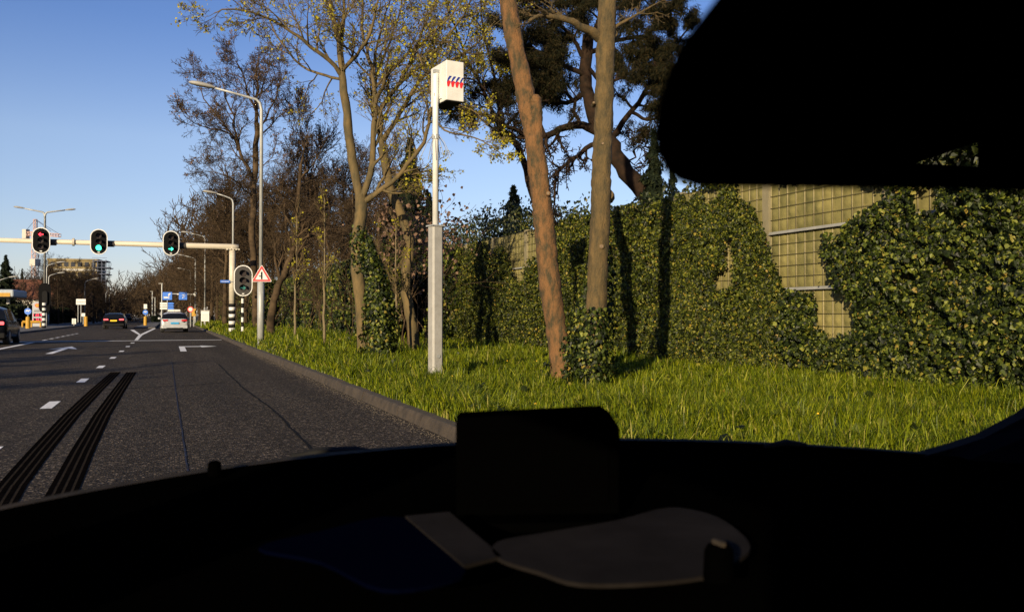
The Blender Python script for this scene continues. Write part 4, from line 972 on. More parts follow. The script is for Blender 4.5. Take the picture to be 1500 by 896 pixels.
# ------------------------------------------------------------------ warning triangle
x, yv = at(382, 30); p_ = PT(383.5, 404, 29.8)
t = empty('warning_sign', (p_.x, yv-.14, p_.z), R(-10), 'red bordered warning triangle with a black side road symbol, on the lamp mast', 'warning sign')
def tri(s, c=.1):
    pts = []; V3 = [Vector((0, s*.577)), Vector((-s*.5, -s*.289)), Vector((s*.5, -s*.289))]
    for i in range(3):
        a, b_, c_ = V3[i-1], V3[i], V3[(i+1) % 3]
        pts.append(tuple(b_+(a-b_)*c)); pts.append(tuple(b_+(a-b_)*c*.3+(c_-b_)*c*.3)); pts.append(tuple(b_+(c_-b_)*c))
    return pts
S_ = .70
MB().prism(tri(S_,.07), 'y', 0, .012).build('white_edge', M['white'], t); MB().prism(tri(S_*.93,.07), 'y', -.003, .0).build('red_border', M['red'], t)
MB().prism(tri(S_*.62,.04), 'y', -.006, -.003).build('white_field', M['white'], t)
mb = MB(); mb.box(-.028,.028,-.010,-.0065,-.115,.145); mb.box(-.095,-.028,-.010,-.0065,-.025,.008); mb.build('symbol', M['black'], t)
MB().tube([(0,.06,-.16),(0,.06,.16)], .02, 6).box(-.06,.06,.012,.1,.10,.13).box(-.06,.06,.012,.1,-.12,-.09).build('bracket', M['galv'], t)

# ------------------------------------------------------------------ signs further off
def post_sign(name, px, py, d, wpx, hpx, m, label, face=None, post=True, cat='sign', rz=R(-8), zg=0.0):
    p_ = PT(px, py, d); w_, h_ = wpx/1250*d, hpx/1250*d
    t = empty(name, (p_.x, p_.y, zg), rz, label, cat)
    zc_ = p_.z-zg
    MB().box(-w_/2, w_/2, -.03, 0, zc_-h_/2, zc_+h_/2).build('board', m, t, bevel=.02)
    if post: MB().tube([(0,.05,0),(0,.05,zc_+h_*.3)], .05, 8).build('post', M['galv'], t)
    if face: face(t, w_, h_, zc_)
    return t
def face_lane(t, w_, h_, z):
    mb = MB(); mb.box(-w_*.38, w_*.05, -.036, -.031, z-h_*.28, z-h_*.08); mb.box(w_*.12, w_*.2, -.036, -.031, z-h_*.35, z+h_*.15)
    mb.prism([(w_*.05, z+h_*.1),(w_*.16, z+h_*.36),(w_*.32, z+h_*.1)], 'y', -.036, -.031); mb.box(w_*.2,w_*.34,-.036,-.031,z+h_*.24,z+h_*.36); mb.build('lane_symbol', M['white'], t)
def face_lane2(t, w_, h_, z):
    mb = MB(); mb.box(-w_*.12, w_*.25, -.036, -.031, z+h_*.12, z+h_*.2); mb.box(-w_*.06, w_*.02, -.036, -.031, z-h_*.3, z-h_*.02); mb.prism([(w_*.0,z-h_*.1),(w_*.12,z+h_*.02),(w_*.25,z-h_*.1)],'y',-.036,-.031); mb.build('lane_symbol', M['white'], t)
gd = 105; x, yv = at(286, 107)
t = empty('overhead_gantry', (x, yv-.2, 0), 0, 'thin white gantry reaching from a lamp mast to the blue lane signs', 'gantry')
pA, pB = PT(246, 431, 106), PT(286, 431, 107)
MB().tube([(pA.x-x, 0, pA.z), (0, 0, pB.z)], .10, 8).build('arm', M['whitepaint'], t); MB().tube([(0,0,pB.z-.3),(0,0,pB.z+.3)], .15, 8).build('clamp', M['galv'], t)
post_sign('lane_sign', 245, 433.5, gd, 13, 11.5, M['blue'], 'blue lane sign at the free end of the thin arm, over a white post', face_lane)
post_sign('lane_sign', 268, 433.5, gd, 11.5, 11, M['blue'], 'blue lane sign nearer the mast on the thin arm', face_lane2, post=False)
def face_dir(t, w_, h_, z):
    pass
for k, (dz, lab) in enumerate(((-3.6, 'top'), (0, 'middle'), (3.6, 'bottom'))):
    p_ = PT(245, 448+dz, 112); t = empty('direction_board', (p_.x, p_.y, p_.z), R(-8), f'narrow white and blue pointer board, the {lab} of three under the lane sign', 'direction sign')
    MB().prism([(-.9,-.13),(.0,-.13),(.0,.13),(-.9,.13)], 'y', -.02, .02).build('white_half', M['white'], t)
    MB().prism([(.003,-.13),(.68,-.13),(.86,0),(.68,.13),(.003,.13)], 'y', -.02, .02).build('blue_pointer', M['blue'], t)
t = empty('sign_post', tuple(PT(237, 480, 112.4)), 0, 'grey post carrying the three pointer boards', 'post'); MB().tube([(0,0,-.5),(0,0,4)], .07, 8).build('pole', M['galv'], t); MB().tube([(0,0,4),(0,0,4.05)], .09, 8).build('cap', M['galv'], t)
def face_lines(t, w_, h_, z):
    mb = MB()
    for k in range(3): mb.box(-w_*.36, w_*.36, -.036, -.031, z-h_*.30+k*h_*.2, z-h_*.27+k*h_*.2)
    mb.build('print', M['postgrey'], t); MB().box(-w_*.55, w_*.55, -.05, .03, z+h_*.5, z+h_*.58).build('lid', M['postgrey'], t)
    MB().box(-w_*.5, -w_*.44, .0, .02, 0, z).box(w_*.44, w_*.5, .0, .02, 0, z).build('leg', M['galv'], t)
post_sign('notice_board', 300.5, 463, 78, 11.5, 15, M['white'], 'white notice board with small roof on the verge beyond the gantry', face_lines, cat='notice board', zg=.1)
post_sign('yellow_sign', 284, 457.5, 92, 6, 11, M['yellow'], 'upright yellow sign beside the round road sign on the verge')
p_ = PT(279, 453, 91); t = empty('round_sign', (p_.x, p_.y, 0), R(-8), 'round white sign with red rim next to the yellow sign', 'sign')
MB().tube([(0,0,p_.z),(0,-.02,p_.z)], .30, 20).build('rim', M['red'], t); MB().tube([(0,-.021,p_.z),(0,-.03,p_.z)], .21, 20).build('face', M['white'], t); MB().tube([(0,.05,0),(0,.05,p_.z)], .04, 8).build('post', M['galv'], t)
def place_face(t, w_, h_, z):
    MB().box(-w_*.42, w_*.42, -.036, -.031, z-.02, z+.02).build('lettering', M['greyboard'], t); MB().tube([(-w_*.3,.05,0),(-w_*.3,.05,z)], .05, 8).build('post', M['galv'], t)
post_sign('place_board', 118.5, 442, 100, 13, 8.5, M['white'], 'white board on a grey post beside the short lamp, before dark trees', place_face, zg=.1)
post_sign('small_board', 108.5, 470.5, 92, 5.5, 8, M['whitepaint'], 'small pale double notice at the edge of the far pavement', lambda t,w_,h_,z: MB().box(-.02,.02,-.04,-.031,z-h_*.5,z+h_*.5).build('divider', M['black'], t), cat='sign')
post_sign('grey_plate', 122, 461, 96, 5, 5, M['whitepaint'], 'little round edged plate low on the post by the yellow bollard')
# keep-side bollards
def bollard(px, d, label, sgn=True, ht=1.0, zg=.1):
    x, yv = at(px, d); t = empty('bollard', (x, yv, zg), R(-8), label, 'bollard', 'yellow keep side bollards')
    MB().tube([(0,0,0),(0,0,.95),(0,0,1.0)], [.19,.17,.12], 12).build('post', M['yellow'], t)
    if sgn:
        MB().tube([(0,-.02,1.45),(0,-.05,1.45)], .27, 20).build('blue_disc', M['blue'], t)
        MB().prism([(-.2,1.42),(-.05,1.62),(.0,1.52),(.2,1.60),(.05,1.40),(-.02,1.48)], 'y', -.06, -.052).build('arrow', M['white'], t)
        MB().tube([(0,.0,1.0),(0,.0,1.9)], .03, 6).build('rod', M['galv'], t)
    return t
b1 = bollard(213, 94, 'yellow bollard with blue disc at the tip of the median')
MB().box(-.17,.17,-.03,-.01,1.85,2.35).build('top_plate', M['whitepaint'], b1)
bollard(41, 72, 'yellow bollard with blue disc beside the price sign')
bollard(126, 88, 'yellow bollard without disc beside the place board', False)
# low yellow rail
x0_, y0_ = at(33, 80); t = empty('crash_rail', (x0_, y0_, .1), 0, 'low yellow rail at the foot of the price sign', 'rail')
MB().tube([(0,0,.5),(1.5,0,.5)], .13, 8).build('rail', M['yellow'], t)
for k in (0,.75,1.5): MB().tube([(k,0,0),(k,0,.5)], .08, 8).build('foot', M['yellow'], t)

# ------------------------------------------------------------------ price totem
p_ = PT(54.5, 478, 85); x, yv = p_.x, p_.y; s = 85/1250
t = empty('price_sign', (x, yv, .1), R(-4), 'pale grey price totem with shell emblem and red figures', 'price sign')
MB().prism([(-6.5*s,0),(6.2*s,0),(6.2*s,34*s),(3*s,36.5*s),(-3*s,36.5*s),(-6.5*s,34*s)], 'y', 0, .3).build('pylon', mat('totem_grey', (.33,.35,.38), .4), t, bevel=.03)
sh = []
for k in range(9):
    an = math.radians(20+140*k/8); sh.append((math.cos(an)*2.7*s*(1.1 if k % 2 == 0 else 1.0), 31.0*s-.8*s+math.sin(an)*2.9*s))
sh += [(-1.3*s, 28.6*s), (1.3*s, 28.6*s)]
big_ = [(a_*1.28, (c_-30.6*s)*1.28+30.5*s) for a_, c_ in sh]
MB().prism(big_, 'y', -.012, 0).build('emblem_rim', M['red'], t); MB().prism(sh, 'y', -.02, -.012).build('emblem', M['yellow'], t)
def text(body, size, m, parent, loc, name='lettering'):
    cu = bpy.data.curves.new(name, 'FONT'); cu.body = body; cu.size = size; cu.align_x = 'CENTER'; cu.extrude = .004
    o_ = bpy.data.objects.new('tmp_text', cu); COL.objects.link(o_); bpy.context.view_layer.update()
    me = bpy.data.meshes.new_from_object(o_.evaluated_get(bpy.context.evaluated_depsgraph_get())); COL.objects.unlink(o_); bpy.data.objects.remove(o_)
    me.materials.clear(); return link(name, me, m, parent, loc, (R(90), 0, 0))
for k, z in enumerate((14.5, 7.8)):
    MB().box(-5.2*s, 5.2*s, -.01, 0, z*s, (z+4.6)*s).build('price_panel', M['black'], t); text(('1 65 9', '1 34 9')[k], 5*s, M['digits'], t, (.3*s, -.02, (z+.6)*s), 'price_figures')
MB().box(-4.5*s,4.5*s,-.01,0,21.6*s,22.6*s).box(-3.6*s,3.6*s,-.01,0,23.4*s,24.0*s).build('caption', M['greyboard'], t)

# ------------------------------------------------------------------ banded pole and dark signal by the lamp with two arms
x, yv = at(64.5, 74); t = empty('banded_pole', (x, yv, .1), 0, 'black and white banded pole foot below the two armed lamp', 'pole')
for k in range(10): MB().tube([(0,0,k*.22),(0,0,(k+1)*.22)], .15, 10).build('band', M['black'] if k % 2 == 0 else M['white'], t)
p_ = PT(65, 436, 74.3); t = empty('traffic_light', (p_.x, p_.y, p_.z), R(2), 'dark signal head seen from behind on the two armed lamp', 'traffic light', 'signal heads at the stop line')
MB().prism(pill(.95, 2.6), 'y', .3, .34).build('back_board', M['blackboard'], t); MB().prism(pill(.4, 1.2), 'y', .14, .3).build('housing', M['black'], t)

# ------------------------------------------------------------------ filling station
cx_, cy_ = at(20, 95); st = empty('filling_station', (cx_, cy_, .1), R(-3), 'grey and yellow canopy of the filling station with its shop', 'filling station')
MB().box(-16, 0, 0, 7, 3.15, 4.0).build('canopy', M['canopy'], st, bevel=.18)
MB().box(-15.9, -.35, -.03, -.002, 3.2, 3.62).build('yellow_band', M['yellow'], st)
for xx in (-12, -6.5, -1.0): MB().box(xx-.15, xx+.15, 2, 2.4, 0, 3.15).build('canopy_column', M['postgrey'], st)
MB().box(-16, -3.2, 12, 16, 0, 3.3).build('shop', M['render'], st)
for xx in (-9.4, -7.1): MB().box(xx, xx+2.0, 11.95, 11.99, .9, 2.5).build('shop_window', M['dkwin'], st)
MB().box(-11.8, -10.8, 11.93, 11.99, 0.2, 2.2).build('shop_door', M['dkwin'], st)
for i, xx in enumerate((-7.2, -3.4)):
    pw = (Matrix.Rotation(R(-3), 4, 'Z') @ Vector((xx, 2.9, 0))) + st.location
    t = empty('fuel_pump', tuple(pw), R(-3), 'fuel pump under the canopy, %s' % ('further from the price totem', 'nearer the price totem')[i], 'fuel pump', 'fuel pumps')
    MB().box(-.45,.45,-.3,.3,0,1.9).build('cabinet', M['whitepaint'], t, bevel=.04); MB().box(-.35,.35,-.32,-.301,1.2,1.65).build('display', M['dkwin'], t)
# house with tiled roof
hx, hy = at(38, 132); t = empty('tiled_house', (hx, hy, 0), R(-8), 'low white house with brown red tiled roof behind the canopy', 'house')
MB().box(-3.6, 3.4, 0, 8, 0, 3.9).build('wall', M['render'], t)
MB().prism([(-.5,3.7),(4,6.9),(8.5,3.7)], 'x', -3.9, 3.7).build('roof', M['brick'], t)
MB().box(2.0, 2.5, 3.4, 3.9, 6.0, 7.3).build('chimney', M['render'], t)
for xx in (-2.6, -.6, 1.4): MB().box(xx, xx+1.0, -.03, -.002, 1.2, 2.6).build('window', M['dkwin'], t)
hx, hy = at(103, 150); t = empty('tiled_house', (hx, hy, 0), R(-8), 'house half hidden by trees above the small white board, gable lit', 'house')
MB().box(-3.4, 3.4, 0, 8, 0, 3.6).build('wall', M['barkDD'], t); MB().prism([(-3.8,3.5),(0,7.2),(3.8,3.5)], 'y', -.3, 8.3).build('roof', M['brick'], t)
for xx in (-2.2, -.4, 1.3): MB().box(xx, xx+.8, -.03, -.002, 1.2, 2.4).build('window', M['dkwin'], t)
# hedge along the far pavement
def hedge_box(name, x0, x1, y0, y1, h, label, n_, seed, m='conifer', sz=(.2, .4)):
    g = np.random.default_rng(seed); P = np.stack([g.uniform(x0, x1, n_), g.uniform(y0, y1, n_), h*g.random(n_)**.7], 1)
    o = link(name, leaf_mesh(name, P, g.uniform(*sz, n_), np.tile([-.3,-.8,.5],(n_,1)), .8, g), M[m]); tag(o, label, 'hedge')
hedge_box('hedge', -16.5, -14.2, 98, 210, 2.3, 'long dark hedge along the far pavement under the bare trees', 26000, 71)
hedge_box('hedge', -2.7, -1.5, 150, 260, 1.1, 'low dark hedge on the median far ahead', 5000, 72)

hedge_box('hedge', 7.1, 8.6, 33, 60, 3.6, 'dark green hedge belt behind the saplings and the forked tree', 110000, 73, 'ivy', (.10, .19))
hedge_box('hedge', 5.7, 7.2, 60, 120, 3.6, 'far end of the roadside hedge beyond the gantry column', 60000, 74, 'ivy', (.14, .26))
# ------------------------------------------------------------------ building under scaffolding and crane
bx0, by0 = at(112, 262); t = empty('apartment_block', (bx0, by0, 0), R(-6), 'ochre apartment block with its upper floors open to the scaffolding', 'building')
for k in range(6):
    z = k*3.1; MB().box(-8.0, 6.0, 0, 12, z, z+2.5).build('storey', M['ochre'], t); MB().box(-8.2, 6.2, -.2, 12.2, z+2.5, z+3.1).build('floor_slab', M['render'] if k < 5 else M['ochre'], t)
    for j in range(7): MB().box(-7.3+j*1.9, -6.1+j*1.9, -.05, -.002, z+.7, z+2.1).build('window', M['dkwin'], t)
pc = (Matrix.Rotation(R(-6), 4, 'Z') @ Vector((4.8, -1.4, 0))) + t.location
t = empty('scaffolding', tuple(pc), R(-6), 'dark blue scaffolding wrapped round the corner of the ochre block', 'scaffolding')
mb = MB()
for xx in (0, 1.2, 2.4, 3.6):
    for yy in (0, 1.0, 4, 7):
        mb.box(xx-.06, xx+.06, yy-.06, yy+.06, 0, 18.4)
mb.build('uprights_frame', M['scaff'], t)
for k in range(1, 10): MB().box(-.2, 3.9+(k % 3)*.35, -.2, 7.2, k*2-.15, k*2+.08).box(-.2,3.9,-.2,-.1,k*2+.9,k*2+1.0).build('deck', M['scaff'], t)
cx_, cy_ = at(51, 300); t = empty('tower_crane', (cx_, cy_, 0), R(-40), 'pale red tower crane standing beyond the red signal', 'crane')
def lattice(p0, p1, w_, n_, r_):
    mb = MB(); p0, p1 = Vector(p0), Vector(p1); ax = (p1-p0).normalized(); u = ax.cross(Vector((0,1,0) if abs(ax.y) < .9 else (1,0,0))).normalized(); v = ax.cross(u)
    cs = [(u*a_+v*b_)*w_ for a_, b_ in ((1,1),(1,-1),(-1,-1),(-1,1))]
    for c_ in cs: mb.tube([p0+c_, p1+c_], r_, 4)
    for k in range(n_):
        a_ = p0.lerp(p1, k/n_); b_ = p0.lerp(p1, (k+1)/n_)
        for i in range(4): mb.tube([a_+cs[i], b_+cs[(i+1) % 4]], r_*.7, 3); mb.tube([b_+cs[i], b_+cs[(i+1) % 4]], r_*.6, 3)
    return mb
lattice((0,0,0), (0,0,30.5), .8, 18, .16).build('mast', M['crane'], t)
MB().box(-1.2,1.2,-1.2,1.2,18.6,21).build('mast_collar', M['render'], t)
lattice((0,0,30.5), (0,0,35), .45, 4, .12).build('apex', M['crane'], t)
lattice((0,0,30), (11,0,29), .5, 9, .12).build('jib', M['crane'], t); lattice((0,0,30), (-5,0,30), .6, 4, .12).build('counter_jib', M['crane'], t)
MB().box(-5.2,-3.4,-.8,.8,28.4,31.6).build('counterweight', M['render'], t)
MB().tube([(0,0,35),(10.5,0,29.6)], .08, 4).tube([(0,0,35),(7,0,30.6)], .08, 4).tube([(0,0,35),(-4.8,0,30.6)], .08, 4).build('tie_rod', M['scaff'], t)

# ------------------------------------------------------------------ cars
def car(loc, rz, label, paint, Lc=4.3, Wc=1.78, Hc=1.5, plate='plate_y', glow=False, taxi=False, group=None, cat='car'):
    """rear at y = 0, nose at y = Lc"""
    t = empty('parked_car' if False else 'car', loc, rz, label, cat, group)
    # stations along the length: y, belt z, roof z, lower z, half width
    st_ = [(0.0,.72,.74,.45,.66),(.03,.86,.88,.33,.80),(.10,.93,1.00,.28,.86),(.25,.97,1.20,.24,.885),(.48,.97,1.40,.22,.89),(.75,.96,1.475,.2,.89),(1.3,.95,1.50,.2,.89),(1.9,.94,1.49,.2,.89),(2.4,.93,1.43,.2,.89),
           (2.85,.93,1.22,.2,.89),(3.2,.92,.99,.2,.885),(3.5,.88,.90,.2,.88),(3.9,.80,.82,.22,.85),(4.15,.68,.70,.26,.78),(4.28,.55,.56,.32,.66)]
    V = []; K = 13
    for (yy, zb_, zr, zl, hw) in st_:
        yy *= Lc/4.3; zr *= Hc/1.5; hw *= Wc/1.78; zb_ *= (.5+.5*Hc/1.5)
        cab = max(0., min(1., (zr-zb_)/.45)); rw = hw*(1-.22*cab)
        half = [(hw*.80, zl), (hw*.98, zl+.10), (hw, (zl+zb_)/2), (hw*.985, zb_-.04), (hw*.95, zb_), (hw*.95+(rw-hw*.95)*.85, zb_+(zr-zb_)*.82), (rw*.62, zb_+(zr-zb_)*.975)]
        ring = half + [(0, zr)] + [(-a_, b_) for a_, b_ in half[::-1]]
        V.append([(a_, yy, b_) for a_, b_ in ring])
    K = len(V[0]); A = np.array(V); ns = len(V)
    # smooth along the length
    ii = np.linspace(0, ns-1, ns*3-2); lo = np.floor(ii).astype(int); lo = np.clip(lo, 0, ns-2); f = (ii-lo)[:, None, None]
    m0 = np.clip(lo-1, 0, ns-1); m3 = np.clip(lo+2, 0, ns-1); a0, a1, a2, a3 = A[m0], A[lo], A[lo+1], A[m3]
    S = .5*(2*a1+(a2-a0)*f+(2*a0-5*a1+4*a2-a3)*f*f+(3*a1-a0-3*a2+a3)*f**3); n2 = len(S)
    F = [(j*K+i, j*K+(i+1) % K, (j+1)*K+(i+1) % K, (j+1)*K+i) for j in range(n2-1) for i in range(K)]
    mb = MB(); mb.add(S.reshape(-1, 3), F); mb.f.append(tuple(range(K))); mb.m.append(0); mb.f.append(tuple((n2-1)*K+i for i in range(K))); mb.m.append(0)
    body = mb.build('body', M[paint], t, smooth=True)
    def patch(name, j0, j1, i0, i1, off=.006, m='glass', shrink=0):
        q = MB(); c_ = np.array([0, Lc*.45, .8])
        pts = S[j0:j1+1, i0:i1+1]; nn = []
        for j in range(j0, j1+1):
            for i in range(i0, i1+1):
                p0 = S[j, i]; du = S[min(j+1, n2-1), i]-S[max(j-1, 0), i]; dv = S[j, (i+1) % K]-S[j, i-1]
                nrm = np.cross(dv, du); nrm /= np.linalg.norm(nrm)+1e-9
                if np.dot(nrm, p0-c_) < 0: nrm = -nrm
                nn.append(tuple(p0+nrm*off))
        wI = i1-i0+1; q.add(nn, [(a_*wI+b_, a_*wI+b_+1, (a_+1)*wI+b_+1, (a_+1)*wI+b_) for a_ in range(j1-j0) for b_ in range(wI-1)])
        return q.build(name, M[m], t, smooth=True)
    patch('rear_window', 6, 12, 5, 9); patch('windscreen', 24, 29, 5, 9)
    for side in (0, 1):
        i0, i1 = (4, 5) if side == 0 else (9, 10)
        patch('side_window', 12, 16, i0, i1, .008); patch('side_window', 17, 23, i0, i1, .008)
    # tail lamps, bumper, plate
    for s_ in (-1, 1):
        MB().box(s_*.62-.18, s_*.62+.20*(1 if s_ > 0 else .9), -.01, .14, .80*(.5+.5*Hc/1.5), .93*(.5+.5*Hc/1.5)).build('tail_light', M['tailglow' if glow else 'tailred'], t, bevel=.03)
        MB().box(s_*(Wc/2+.0), s_*(Wc/2+.18), 2.75, 2.9, .92, 1.06).build('wing_mirror', M[paint], t, bevel=.04)
    MB().box(-.86, .86, -.05, .12, .28, .50).build('bumper', M[paint] if paint == 'carsilver' else M['black'], t, bevel=.04)
    MB().box(-.55, .55, -.06, .05, .24, .34).build('diffuser', M['black'], t, bevel=.02)
    pz = .66 if taxi else .74
    MB().box(-.27, .27, -.06, -.02, pz-.065, pz+.065).build('number_plate', M[plate], t, bevel=.006)
    for k in range(6): pass
    for s_ in (-1, 1):
        for yy in (.78, 3.42):
            w_ = MB(); w_.tube([(s_*(Wc/2-.23), 0, 0), (s_*(Wc/2-.19), 0, 0), (s_*(Wc/2-.03), 0, 0), (s_*(Wc/2), 0, 0)], [.29,.325,.325,.30], 24)
            wh = w_.build('wheel', M['rubber'], t, loc=(0, yy*Lc/4.3, .325)); MB().tube([(s_*(Wc/2-.02), 0, 0), (s_*(Wc/2+.012), 0, 0)], [.21,.19], 18).build('rim', M['rim'], wh)
    if taxi:
        MB().box(-.42, .42, 1.35, 1.60, Hc+.02, Hc+.19).build('roof_sign', M['white'], t, bevel=.04)
        MB().tube([(.0,.75,Hc+.0),(.0,.62,Hc+.14)], .01, 5).build('aerial', M['black'], t)
    return t
cx_, cy_ = at(256, 60.5); car((cx_, cy_, 0), R(1), 'silver taxi with roof sign and blue plate driving ahead in the near lane', 'carsilver', Wc=1.80, Hc=1.45, plate='plate_b', taxi=True)
cx_, cy_ = at(166.5, 76); car((cx_, cy_, 0), R(-1), 'black hatchback with yellow plate ahead in the middle distance', 'carblack', Hc=1.42, Wc=1.82, glow=True)
car((-7.0, 39.6, 0), R(1), 'black car close by at the stop line, cut off by the picture edge', 'carblack', 4.4, 1.85, 1.58, glow=True)
cx_, cy_ = at(196, 170); car((cx_-1, cy_, 0), R(180), 'dark car far off beyond the median bollard', 'carblack', glow=False)

# ------------------------------------------------------------------ the car we sit in (camera at its windscreen)
own = empty('car_interior', (0, 0, 0), 0, 'unlit dark car interior with dashboard and mirror that frames the view', 'car')
Z = CAM_H
def cowl(x): return 1.09 - .62*(x-.32)**2 - .35*(x-.32)**4
CZ = -.172
xs_ = np.linspace(-.60, 1.0, 25)
def cz(x):   # height of the lower edge of the windscreen, slightly dipping to the sides
    return CZ - .012*((x-.45)/.6)**2
# dashboard: surface from cowl back to the occupants
mb = MB(); rows = []
for s_, dz in ((0.0, 0.0), (.06, -.012), (.25, -.035), (.45, -.045), (.55, -.07), (.60, -.16), (.60, -.6)):
    rows.append([(x, cowl(x)-.005-s_, Z+cz(x)+dz) for x in xs_])
nx_ = len(xs_); mb.add([p for r__ in rows for p in r__], [(j*nx_+i, j*nx_+i+1, (j+1)*nx_+i+1, (j+1)*nx_+i) for j in range(len(rows)-1) for i in range(nx_-1)])
mb.build('dashboard', M['trim'], own, smooth=True)
# cowl strip and bonnet
mb = MB(); rows = [[(x, cowl(x)+.03, Z+cz(x)-.05) for x in xs_], [(x, cowl(x)+.02, Z+cz(x)-.004) for x in xs_], [(x, cowl(x)+.012, Z+cz(x)+.001) for x in xs_], [(x, cowl(x)-.004, Z+cz(x)-.002) for x in xs_]]
mb.add([p for r__ in rows for p in r__], [(j*nx_+i, j*nx_+i+1, (j+1)*nx_+i+1, (j+1)*nx_+i) for j in range(3) for i in range(nx_-1)])
mb.build('windscreen_seal', M['cowl'], own, smooth=True)
mb = MB(); rows = []
for k in range(9):
    t_ = k/8; rows.append([(x*(1-.08*t_)+.026*t_, cowl(x)+.03+1.0*t_, Z+cz(x)-.06-.34*t_**1.5-.10*abs((x-.3)/.8)**3*t_) for x in xs_])
rows.append([(p[0], p[1]+.08, .30) for p in rows[-1]])
mb.add([p for r__ in rows for p in r__], [(j*nx_+i, j*nx_+i+1, (j+1)*nx_+i+1, (j+1)*nx_+i) for j in range(len(rows)-1) for i in range(nx_-1)])
mb.build('bonnet', M['hood'], own, smooth=True)
# washer nozzle and wiper
p_ = PT(315, 682, .96); MB().tube([p_-Vector((0,0,.01)), p_+Vector((0,0,.004)), p_+Vector((0,0,.006))], [.008,.007,.004], 10).build('washer_nozzle', M['trim'], own)
p0, p1 = PT(425, 668, 1.10), PT(552, 662, 1.12); mb = MB(); mb.tube([p0, p0.lerp(p1,.3)+Vector((0,0,.004)), p0.lerp(p1,.75)+Vector((0,0,.004)), p1], [.003,.006,.006,.003], 6); mb.build('wiper', M['black'], own)
p0, p1 = PT(1120, 653, 1.15), PT(1180, 651, 1.15); MB().tube([p0, p0.lerp(p1,.5)+Vector((0,0,.004)), p1], [.003,.005,.003], 6).build('wiper', M['black'], own)
# pillars, roof, floor and sides: shell left mostly windowless to keep the cabin dark
ZT = .33; XL, XR = -.62, 1.12
def quad(name, pts, m='trim', th=None): return MB().add(pts, [tuple(range(len(pts)))]).build(name, M[m], own)
for s_, xb, xt in ((1, .975, .99), (-1, -.60, -.58)):
    mb = MB(); b0 = Vector((xb, cowl(min(xb,1.0)), Z+CZ-.03)); b1 = Vector((xt, .02, Z+ZT)); wv = Vector((.10*s_, .0, 0)); dv = Vector((0, -.05, -.02))
    mb.add([b0, b0+wv, b0+wv+dv*3, b0+dv*2, b1, b1+wv, b1+wv+dv*3, b1+dv*2], [(0,1,5,4),(1,2,6,5),(2,3,7,6),(3,0,4,7),(0,3,2,1),(4,5,6,7)]); mb.build('pillar', M['trim'], own)
mb = MB(); mb.box(XL, XR, -2.4, .06, Z+ZT, Z+ZT+.03); mb.build('roof', M['trim'], own)
MB().box(XL, XR, -2.4, .62, .28, .31).build('floor_pan', M['trim'], own)
MB().box(XL, XR, -2.43, -2.4, .28, Z+ZT+.03).build('tailgate', M['trim'], own)  # rear window left out so the low sun stays outside
def side(x, hole=None):
    mb = MB(); x0, x1 = x, x+.02
    # profile below the pillar line
    y1 = .60
    if hole is None:
        mb.prism([(-2.4,.28),(1.0,.28),(.95,Z+CZ-.03),(-2.4,Z+CZ-.03)], 'x', x0, x1)
        mb.prism([(-2.4,Z+CZ-.03),(-.75,Z+CZ-.03),(-.68,Z+ZT-.05),(-2.4,Z+ZT-.05)], 'x', x0, x1)
        mb.prism([(-2.4,Z+ZT-.05),(.10,Z+ZT-.05),(.02,Z+ZT),(-2.4,Z+ZT)], 'x', x0, x1)
    else:
        (ya, za), (yb, zb_), (yc, zc_) = hole   # a left point, b upper right, c lower right
        zlo, zhi = min(za, zb_, zc_), max(za, zb_, zc_); yl, yr = ya, max(yb, yc)
        mb.prism([(-2.4,.28),(yl,.28),(yl,Z+ZT),(-2.4,Z+ZT)], 'x', x0, x1)
        mb.prism([(yr,.28),(1.0,.28),(.95,Z+CZ-.02),(.02,Z+ZT),(yr,Z+ZT)], 'x', x0, x1)
        mb.prism([(yl,.28),(yr,.28),(yc,zc_),(ya,za)], 'x', x0, x1)
        mb.prism([(ya,za),(yb,zb_),(yr,Z+ZT),(yl,Z+ZT)], 'x', x0, x1)
    return mb.build('side_panel', M['trim'], own)
YM = .22
def refl(px, py):
    cx, cy = coef(px); tz = (462-py)/1250; t_ = XR/cx; return (2*(YM-.0085) - cy*t_, Z + tz*t_)
side(XL-.02); side(XR, (refl(1328,238), refl(1432,202), refl(1434,244)))
# mirror
mir = []
def mp_(px, py):
    cx, cy = coef(px); d = (YM-.006)/cy; return (cx*d, Z+(462-py)/1250*d)
outl = [mp_(1062,-12), mp_(1035,22), mp_(1005,62), mp_(985,105), mp_(972,150), mp_(966,190), mp_(970,220), mp_(982,246), mp_(1000,262), mp_(1030,272), mp_(1200,274), mp_(1400,276), mp_(1560,281), mp_(1640,270), mp_(1680,230), mp_(1690,100), mp_(1640,-20), mp_(1500,-60), mp_(1200,-60)]
n_ = len(outl); mcx, mcz = .235, Z+.088
def shr(k): return [(mcx+(a_-mcx)*k, mcz+(b_-mcz)*k) for a_, b_ in outl]
mb = MB(); lay = [(YM-.006, shr(1)), (YM-.003, shr(1.0)), (YM+.008, shr(.93)), (YM+.022, shr(.80)), (YM+.032, shr(.55))]
mb.add([(a_, y_, b_) for y_, pl in lay for a_, b_ in pl], [tuple(range(n_))]+[tuple((len(lay)-1)*n_+i for i in range(n_))]+[(j*n_+i, j*n_+(i+1) % n_, (j+1)*n_+(i+1) % n_, (j+1)*n_+i) for j in range(len(lay)-1) for i in range(n_)])
mirror = mb.build('rear_view_mirror', M['trim'], own)
inn = [(a_*.93+.07*.235, b_*.93+.07*(Z+.085)) for a_, b_ in outl]
mb = MB(); mb.prism(inn, 'y', YM-.0085, YM-.006); mb.build('mirror_glass', M['mirror'], mirror)
MB().tube([(.235, YM+.035, Z+.10), (.26, YM+.10, Z+.16), (.28, .27, Z+.25)], .010, 8).build('mirror_stalk', M['trim'], mirror)
